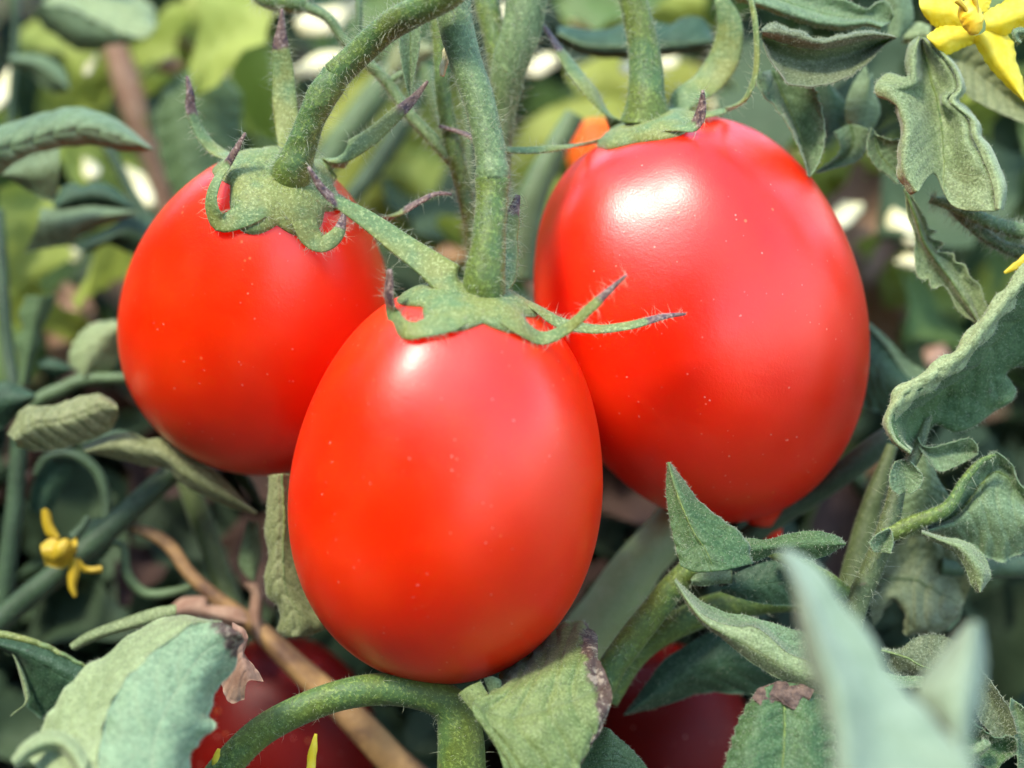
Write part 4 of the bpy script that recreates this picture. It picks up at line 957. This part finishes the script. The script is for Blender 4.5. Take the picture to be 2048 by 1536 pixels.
leaf('smooth dark leaf with a pale rim just right of the pinkish tomato', [
    dict(f=7, z=-620, front='dark', back='under', n=50, m=24, r=[('640,900 760,990 880,1110 980,1230 1100,1320 1250,1340', 0), ('600,1200 760,1300 900,1400 1100,1480', 25), ('560,1500 760,1620 1000,1650 1200,1560', 0)]),
    dict(f=7, z=-612, front='topblue', back='under', n=50, m=10, name='rim', relief=.0001, r=[('640,890 765,975 890,1085 990,1200 1110,1285 1260,1320', 0), ('650,925 750,1010 860,1130 950,1270 1060,1400 1180,1450', 8)])])
M['glow'] = mat_plain('leaf_sunlit_yellow_green', (.33, .39, .05), (.44, .48, .11), 40, .6, .4)  # sunlit glow put into a lighter leaf colour
for lab, mt, zz, rr in [
    ('bright yellow-green blurred leaf behind the curved peduncle', 'glow', -1750, ['560,420 600,260 720,140 860,110', ('640,440 740,320 860,220 920,150', 60), '760,470 860,400 930,300 960,180']),
    ('blurred yellow-green leaf low between the first tomato and the central stalk', 'far1', -1700, ['730,330 790,420 850,520', ('800,300 860,400 900,500', 40), '880,290 920,380 940,500']),
    ('pale yellow-green blurred leaf behind the long thin sepal', 'glow', -1800, ['990,330 1060,240 1180,190 1290,210', ('1000,350 1120,280 1270,260', 50), '1010,380 1120,340 1220,320']),
    ('vivid yellow-green blurred leaf under the dark wavy leaf', 'glow', -1900, ['1130,140 1250,110 1400,130 1500,210', ('1150,180 1280,170 1420,190 1500,230', 50), '1180,230 1300,235 1420,245 1490,250']),
    ('blurred leaf glowing above the dark wavy leaf', 'far1', -1900, ['1120,30 1200,-30 1320,-50 1450,0', ('1140,50 1240,20 1360,0 1460,30', 40), '1150,70 1250,70 1360,60 1460,60']),
    ('washed-out green leaf far behind the left stem', 'far1', -2000, ['40,60 120,20 200,40 240,120', ('30,120 120,110 230,160', 50), '20,200 110,240 210,220']),
    ('pale green smear of a leaf at the top behind the upright sepal', 'glow', -2000, ['330,20 420,-40 520,-20', ('350,70 440,40 530,30', 40), '380,140 460,110 550,70']),
    ('brown dry leaf far behind the saw-edged leaf', 'dried', -1900, ['1640,480 1720,440 1800,520 1840,640', ('1660,560 1720,560 1800,650', 50), '1700,640 1750,680 1810,740']),
    ('rusty brown dry leaf deep between the left stems', 'dried', -1500, ['130,560 180,600 200,680', ('100,600 150,660 170,740', 40), '70,640 110,740 120,800'])]:
    leaf(lab, [dict(f='P', z=zz, front=mt, back=mt, n=24, m=14, ripple=.004, r=rr)], name='blurred_leaf' if mt != 'dried' else 'dry_leaf')

# ------------------------------------------------------------------ flowers
def petal_flower(label, f, z, petals, cone, mats=('petal', 'anther'), cz=20):
    allr = rail(f, cone, z + cz)
    root = thing('tomato_flower', label, 'flower', allr[0])
    for i, p in enumerate(petals):
        R = [rail(f, r[0], z, r[1]) for r in p]
        V, F, mi, uv, S, N = blade_geo(R, 40, 16, thick=.00022, relief=.0004, nv=2, ripple=.0012, edge=.0010, seed=5 + i)
        sub('petal', V, F, [M[mats[0]], M[mats[0]]], root, uv=uv, mi=mi)
    return root, allr
fl, rr_ = petal_flower('open yellow flower with orange centre in the top right corner', 4, -180, [
    [('1700,60 1560,-30 1420,-50 1325,-40', 0), ('1690,140 1540,90 1420,70 1330,50', 18), ('1660,230 1540,200 1430,180 1380,130', -4)],
    [('1620,150 1500,170 1440,200 1378,245', 0), ('1690,220 1560,245 1450,290 1385,262', 18), ('1730,290 1640,320 1500,378 1440,305', 0)],
    [('1670,245 1730,340 1800,450 1900,565 2050,700', 0), ('1750,230 1830,350 1900,450 1980,580 2052,702', 24), ('1830,170 1960,280 1990,430 2035,560 2054,704', -4)],
    [('1760,90 1870,30 2000,-30 2120,-10', 0), ('1780,170 1900,140 2010,100 2130,80', 24), ('1770,245 1890,270 1970,200 2070,180', -4)],
    [('1640,80 1640,-10 1660,-80', 0), ('1720,80 1720,-20 1720,-120', 14), ('1790,80 1820,-30 1800,-100', 0)]], '1650,60 1700,240')
c = cr(rail(4, '1640,10 1660,70 1690,150 1705,235', -110), 24); s_ = np.linspace(0, 1, 24)
V, F, uv, *_ = tube_geo(c, (22 * np.sin(np.clip(s_ * 2.6 + .35, 0, 3.0)) ** .7 + 2) * PX, 16, rough=.08, seed=4)
sub('anther_cone', V, F, M['anther'], fl, uv=uv)
for q in ('1580,0 1640,60 1670,120', '1700,-20 1720,60 1720,130'):
    c = cr(rail(4, q, -92), 16); V, F, uv, *_ = tube_geo(c, np.linspace(7, 2, 16) * PX, 8); sub('filament', V, F, M['petal_old'], fl, uv=uv)
leaf('curled pale sepal tip poking out beside the open flower', [dict(f=4, z=-120, front='topblue', back='under', n=40, m=12, fuzz=.5, name='sepal_tip', r=[
    ('2060,200 2000,190 1965,215 1975,270 2010,305', 0), ('2060,225 2010,215 1985,235 1995,275 2020,295', 10), ('2060,250 2020,240 2005,250 2012,275 2024,285', 0)])], name='curled_sepal', cat='sepal')
fl2, _ = petal_flower('small faded yellow flower facing down at the lower left', 14, -520, [
    [('285,410 290,500 320,580 380,610', 0), ('315,400 325,480 360,560 400,600', 8), ('345,430 360,500 390,560 410,590', 0)],
    [('280,650 360,600 450,640 520,600', 0), ('280,690 380,700 460,690 530,640', 20), ('310,780 380,800 450,800 520,700', 0)],
    [('480,760 465,850 470,940 500,1000', 0), ('510,740 500,850 495,930 510,1005', 8), ('560,760 540,850 520,930 525,990', 0)],
    [('530,730 580,790 640,800 690,790', 0), ('540,760 590,815 640,822 698,810', 6), ('540,790 580,830 640,840 695,835', 0)]], '400,650 440,780', mats=('petal_old', 'anther'))
c = cr(rail(14, '470,620 420,680 370,750', -500), 20); V, F, uv, *_ = tube_geo(c, (18 * np.sin(np.linspace(.5, 2.9, 20)) + 2) * PX, 12); sub('anther_cone', V, F, M['petal_old'], fl2, uv=uv)
c = cr(rail(14, '600,460 560,530 500,600', -530), 16); V, F, uv, *_ = tube_geo(c, np.linspace(8, 14, 16) * PX, 10); sub('flower_stalk', V, F, M['stemdark'], fl2, uv=uv)
for lab, f, z, pt in [('left of two thin yellow petals rising at the bottom edge', 6, -40, '1250,1640 1245,1540 1240,1480 1255,1425'),
                      ('right of two thin yellow petals rising at the bottom edge', 6, -40, '1770,1640 1780,1540 1795,1430 1810,1340'),
                      ('single yellow petal tip pointing in from the right edge', 7, -150, '2040,380 1950,430 1860,500 1760,560')]:
    c = cr(rail(f, pt, z), 24); root = thing('flower_petal', lab, 'petal', c[0])
    V, F, uv, *_ = tube_geo(c, np.r_[np.linspace(9, 9, 16), np.linspace(9, 3, 8)] * PX, 12, flat=.5, fl=np.tile(-FWD, (24, 1)), rough=.1, seed=2)
    sub('petal', V, F, M['petal'], root, uv=uv)
    c2 = c[:8]; V, F, uv, *_ = tube_geo(c2, np.full(8, 4 * PX), 8); sub('petal_base', V, F, M['petal_old'], root, uv=uv)

# ------------------------------------------------------------------ tomatoes further back
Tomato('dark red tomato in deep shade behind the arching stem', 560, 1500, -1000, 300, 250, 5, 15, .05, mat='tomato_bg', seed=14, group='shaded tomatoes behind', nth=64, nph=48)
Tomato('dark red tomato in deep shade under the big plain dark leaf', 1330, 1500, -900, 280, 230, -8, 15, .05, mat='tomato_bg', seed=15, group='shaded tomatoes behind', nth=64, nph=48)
Tomato('small patch of orange tomato seen behind the pinkish one, above its shoulder', 1196, 305, -1500, 98, 88, 0, 10, .05, mat='tomato_far', seed=16, group='shaded tomatoes behind', nth=64, nph=48)

# ------------------------------------------------------------------ ground, litter, foliage beyond
def grid_ground():
    a = np.sign(np.linspace(-1, 1, 161)) * np.abs(np.linspace(-1, 1, 161)) ** 5 * 120
    X, Y = np.meshgrid(a, a, indexing='ij')
    Z = .012 * snoise(np.stack([X * 9, Y * 9], -1), 3) + .006 * snoise(np.stack([X * 30, Y * 30], -1), 4)
    Z = Z * np.exp(-(X ** 2 + Y ** 2) / 9)
    V = np.stack([X, Y + .6, Z], -1).reshape(-1, 3)
    n = 161; I, J = np.meshgrid(np.arange(n - 1), np.arange(n - 1), indexing='ij'); q = I * n + J
    F = np.stack([q, q + n, q + n + 1, q + 1], -1).reshape(-1, 4)
    return V, F
V, F = grid_ground()
M['soil'] = mat_plain('soil', (.055, .034, .02), (.15, .09, .055), 18, .9, 0, .01, 60)
g = mesh('soil_ground', V, F, M['soil'], org=np.zeros(3)); g['kind'] = 'structure'

def leaf_template(seed, L=1.0, W=.32, n=9, m=7):
    rs = np.random.RandomState(seed)
    s = np.linspace(0, 1, n)[:, None]; t = np.linspace(-1, 1, m)[None]
    wd = W * np.sin(np.pi * s ** .8) ** .8 * (1 + .25 * np.sin(s * 17 + rs.uniform(0, 6))) + .01
    x = s * L + 0 * t; y = t * wd
    z = .25 * np.abs(t) * wd * rs.uniform(.5, 2) - rs.uniform(.2, .6) * s ** 2 + .05 * np.sin(s * 12 + t * 3 + rs.uniform(0, 6))
    V = np.stack([x, y, z], -1).reshape(-1, 3)
    I, J = np.meshgrid(np.arange(n - 1), np.arange(m - 1), indexing='ij'); q = I * m + J
    return V, np.stack([q, q + m, q + m + 1, q + 1], -1).reshape(-1, 4)
def scatter(name, templates, places, mats, kind='stuff', label=None, cat=None):
    VV, FF, MI, b = [], [], [], 0
    for (p, sc_, rot, mi) in places:
        V, F = templates[mi % len(templates)] if not isinstance(mi, tuple) else templates[mi[0]]
        mat_i = mi if not isinstance(mi, tuple) else mi[1]
        VV.append((V * sc_) @ np.array(rot).T + p); FF.append(F + b); MI.append(np.full(len(F), mat_i)); b += len(V)
    o = mesh(name, np.vstack(VV), np.vstack(FF), mats, org=np.zeros(3), mi=np.concatenate(MI))
    o['kind'] = kind
    if label: o['label'] = label; o['category'] = cat
    return o
from mathutils import Euler
def rot(rs, flat=False):
    if flat: return Euler((rs.uniform(-.5, .5), rs.uniform(-.5, .5), rs.uniform(0, 6.28))).to_matrix()
    return Euler((rs.uniform(-1.1, 1.1), rs.uniform(-.6, 1.0), rs.uniform(0, 6.28))).to_matrix()
tpl = [leaf_template(i) for i in range(6)]
rs = np.random.RandomState(5)
# far foliage: green mass beyond the plant
pl = []
for i in range(2100):
    d = rs.uniform(.55, 1.9); u = rs.uniform(-.75, .75)
    x = u * d * 1.3; y = CAM[1] + d; z = rs.uniform(.02, .55) * rs.uniform(.4, 1)
    if z > .47 - (d - .5) * .02: continue
    pl.append((np.array([x, y, z]), rs.uniform(.035, .075), rot(rs), (rs.randint(6), rs.choice([0, 1, 2, 3], p=[.28, .34, .10, .28]))))
scatter('foliage_beyond', tpl, pl, [M['far1'], M['far2'], M['far3'], M['dried_mid']], label='soft green mass of tomato foliage filling the distance behind the fruit', cat='foliage')
# unseen foliage added around the camera to darken the fruit's reflections
pl = []
for i in range(4200):
    a = rs.uniform(math.radians(95), math.radians(445 - 0)); d = rs.uniform(.50, 1.3)
    a = rs.uniform(math.radians(118), math.radians(422))
    x = d * math.sin(a); y = -.1 + d * math.cos(a); z = rs.uniform(.02, .62) * (.6 + .5 * d)
    if math.radians(426) < a or math.radians(66) < a % (2 * math.pi) < math.radians(168) and z > .26: continue
    if math.hypot(x - CAM[0], y - CAM[1]) < .22 or (y > .0 and z > .42): continue
    pl.append((np.array([x, y, z]), rs.uniform(.05, .09), rot(rs), (rs.randint(6), rs.choice([0, 1, 2], p=[.2, .5, .3]))))
for i in range(4200):                 # taller unseen leaves added to block sky reflections on the fruit
    a = rs.uniform(math.radians(172), math.radians(312)); d = rs.uniform(.72, 1.05)
    x = d * math.sin(a); y = -.1 + d * math.cos(a); z = rs.uniform(.02, 1.0) ** .8 * 1.05
    pl.append((np.array([x, y, z]), rs.uniform(.08, .13), rot(rs), (rs.randint(6), rs.choice([0, 1, 2], p=[.3, .5, .2]))))
M['around1'] = mat_plain('foliage_deep_green', (.014, .032, .010), (.026, .052, .018), 30, .75, .1)  # near-black green, shade put into the leaf colour
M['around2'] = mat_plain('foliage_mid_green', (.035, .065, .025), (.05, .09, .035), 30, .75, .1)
scatter('unseen_leaf_screen', tpl, pl, [M['around1'], M['around2'], M['around1']], label='unseen deep green leaves added around the camera to darken reflections', cat='foliage')
# inside of the plant, low down; its shade is put into dark leaf colours
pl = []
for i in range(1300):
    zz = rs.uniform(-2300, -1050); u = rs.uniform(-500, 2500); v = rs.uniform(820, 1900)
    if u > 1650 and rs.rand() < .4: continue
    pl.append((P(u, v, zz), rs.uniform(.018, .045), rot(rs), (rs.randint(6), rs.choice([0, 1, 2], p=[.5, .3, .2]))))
scatter('shaded_inner_foliage', tpl, pl, [M['around1'], M['around2'], M['dried_dark']], label='dark tangle of leaves coloured as in shade low inside the plant behind the fruit', cat='foliage')
pl = []
for i in range(170):
    zz = rs.uniform(-2000, -1250); u = rs.uniform(-300, 2350); v = rs.uniform(-200, 800)
    if 540 < u < 1520 and v < 430 and rs.rand() < .8: continue
    pl.append((P(u, v, zz), rs.uniform(.022, .05), rot(rs), (rs.randint(6), rs.choice([0, 1, 2, 3], p=[.32, .36, .26, .06]))))
scatter('loose_leaves_behind', tpl, pl, [M['far2'], M['around2'], M['far1'], M['dried_mid']], label='loose blurred leaves of the same plant scattered behind the fruit', cat='foliage')
# litter of dry leaves and straw on the soil
pl = []
for i in range(1500):
    d = rs.uniform(.35, 2.2); x = rs.uniform(-.8, .8) * d; y = CAM[1] + d
    pl.append((np.array([x, y, rs.uniform(.008, .03)]), rs.uniform(.02, .05), rot(rs, True), (rs.randint(6), rs.choice([0, 1, 2], p=[.5, .4, .1]))))
scatter('leaf_litter', tpl, pl, [M['dried'], M['soil'], M['straw']], label='brown dry leaves and straw littering the soil', cat='leaf litter')

# pale plates added to paint the sun glints far behind: (u, v, z, length px, width px, angle deg)
def glint(label, u, v, z, L, W, ang, mat='pale_dry'):
    z = -1330 + z * .03; L *= 1.2; W *= 1.3
    k = (D0 - z * PX) / D0
    c = P(u, v, z); a = math.radians(ang)
    tx = (RIGHT * math.cos(a) + UP * math.sin(a)); nn = nrm(np.array(SUN) * .8 + (-FWD) * .6); tx = nrm(tx - nn * (tx @ nn)); ty = np.cross(nn, tx)
    root = thing('glint_scrap', label, 'dry leaf', c)
    R = []; ex = .6 + .9 * ((u * 37 + v * 11) % 97) / 97
    for t, dz in ((-1, -.12), (0, .12), (1, -.12)):
        pts = []
        for s_ in np.linspace(0, 1, 7):
            wd = W * k * PX * .5 * math.sin(math.pi * min(.97, max(.03, s_)) ** ex) ** .75 * (1 + .25 * t * math.sin(s_ * 5 + u))
            pts.append(c + tx * (s_ - .5) * L * k * PX + ty * t * wd + nn * dz * W * PX * k)
        R.append(np.array(pts))
    V, F, mi, uv, S, N = blade_geo(R, 14, 10, thick=.0006, relief=.0002, nv=3, ripple=.0003, edge=0, seed=3)
    b = sub('blade', V, F, [M[mat], M[mat]], root, uv=uv, mi=mi)
for a in [
    ('white sunlit scrap at the left edge under the corner leaf', -4, 185, -2400, 120, 34, 75), ('small white glint between the top-left leaf and the ribbed leaf', 182, 130, -2200, 44, 14, 80),
    ('short white glint left of the slanting dark stem', 178, 335, -2000, 52, 36, -60), ('long white glint right of the slanting dark stem', 278, 375, -2000, 105, 40, -55),
    ('oval white glint above the large soft-focus leaf', 426, 155, -1900, 60, 26, 12), ('peach-coloured glint left of the large soft-focus leaf', 340, 130, -2600, 46, 34, 0, 'straw'),
    ('small white glint low at the left edge', 34, 418, -1900, 44, 20, 12), ('angular white glint beside the dark crinkled leaf', 82, 442, -1900, 34, 30, 40),
    ('white glint above the brown gap on the left', 145, 508, -1900, 38, 22, -20), ('round white glint at the top edge near the bud', 477, 12, -2600, 50, 46, 0),
    ('broad white glint behind the bud stalk', 655, 28, -2500, 110, 60, 20), ('wide white glint left of the curved peduncle', 640, 128, -2300, 120, 44, 10),
    ('white glint left of the right-hand stalk, above the dark wavy leaf', 1175, 38, -2600, 56, 44, 10), ('white glint between the main stem and the left sepal', 1078, 128, -2400, 66, 40, 0),
    ('white glint just right of the right-hand stalk', 1332, 126, -2200, 44, 24, 15), ('small white glint just left of the right-hand stalk', 1254, 132, -2200, 30, 24, 80),
    ('bright white glint right of the pinkish tomato', 1688, 428, -1900, 68, 40, 25), ('tall white glint behind the saw-edged leaf', 1808, 455, -1900, 78, 42, -65),
    ('pale green glint lower behind the saw-edged leaf', 1822, 520, -1900, 50, 30, 5), ('soft white glint above the second tomato, behind the thin stalk', 905, 510, -1900, 60, 36, 0, 'straw'),
    ('white glint beside the main stem fork', 1015, 25, -2600, 50, 50, 0), ('white glint above the pinkish tomato near its thin sepal', 1440, 205, -2300, 40, 26, 20),
    ('orange dry scrap behind the rolled leaf margin', 1872, 712, -1700, 44, 36, 60, 'dried')]:
    glint(*a)
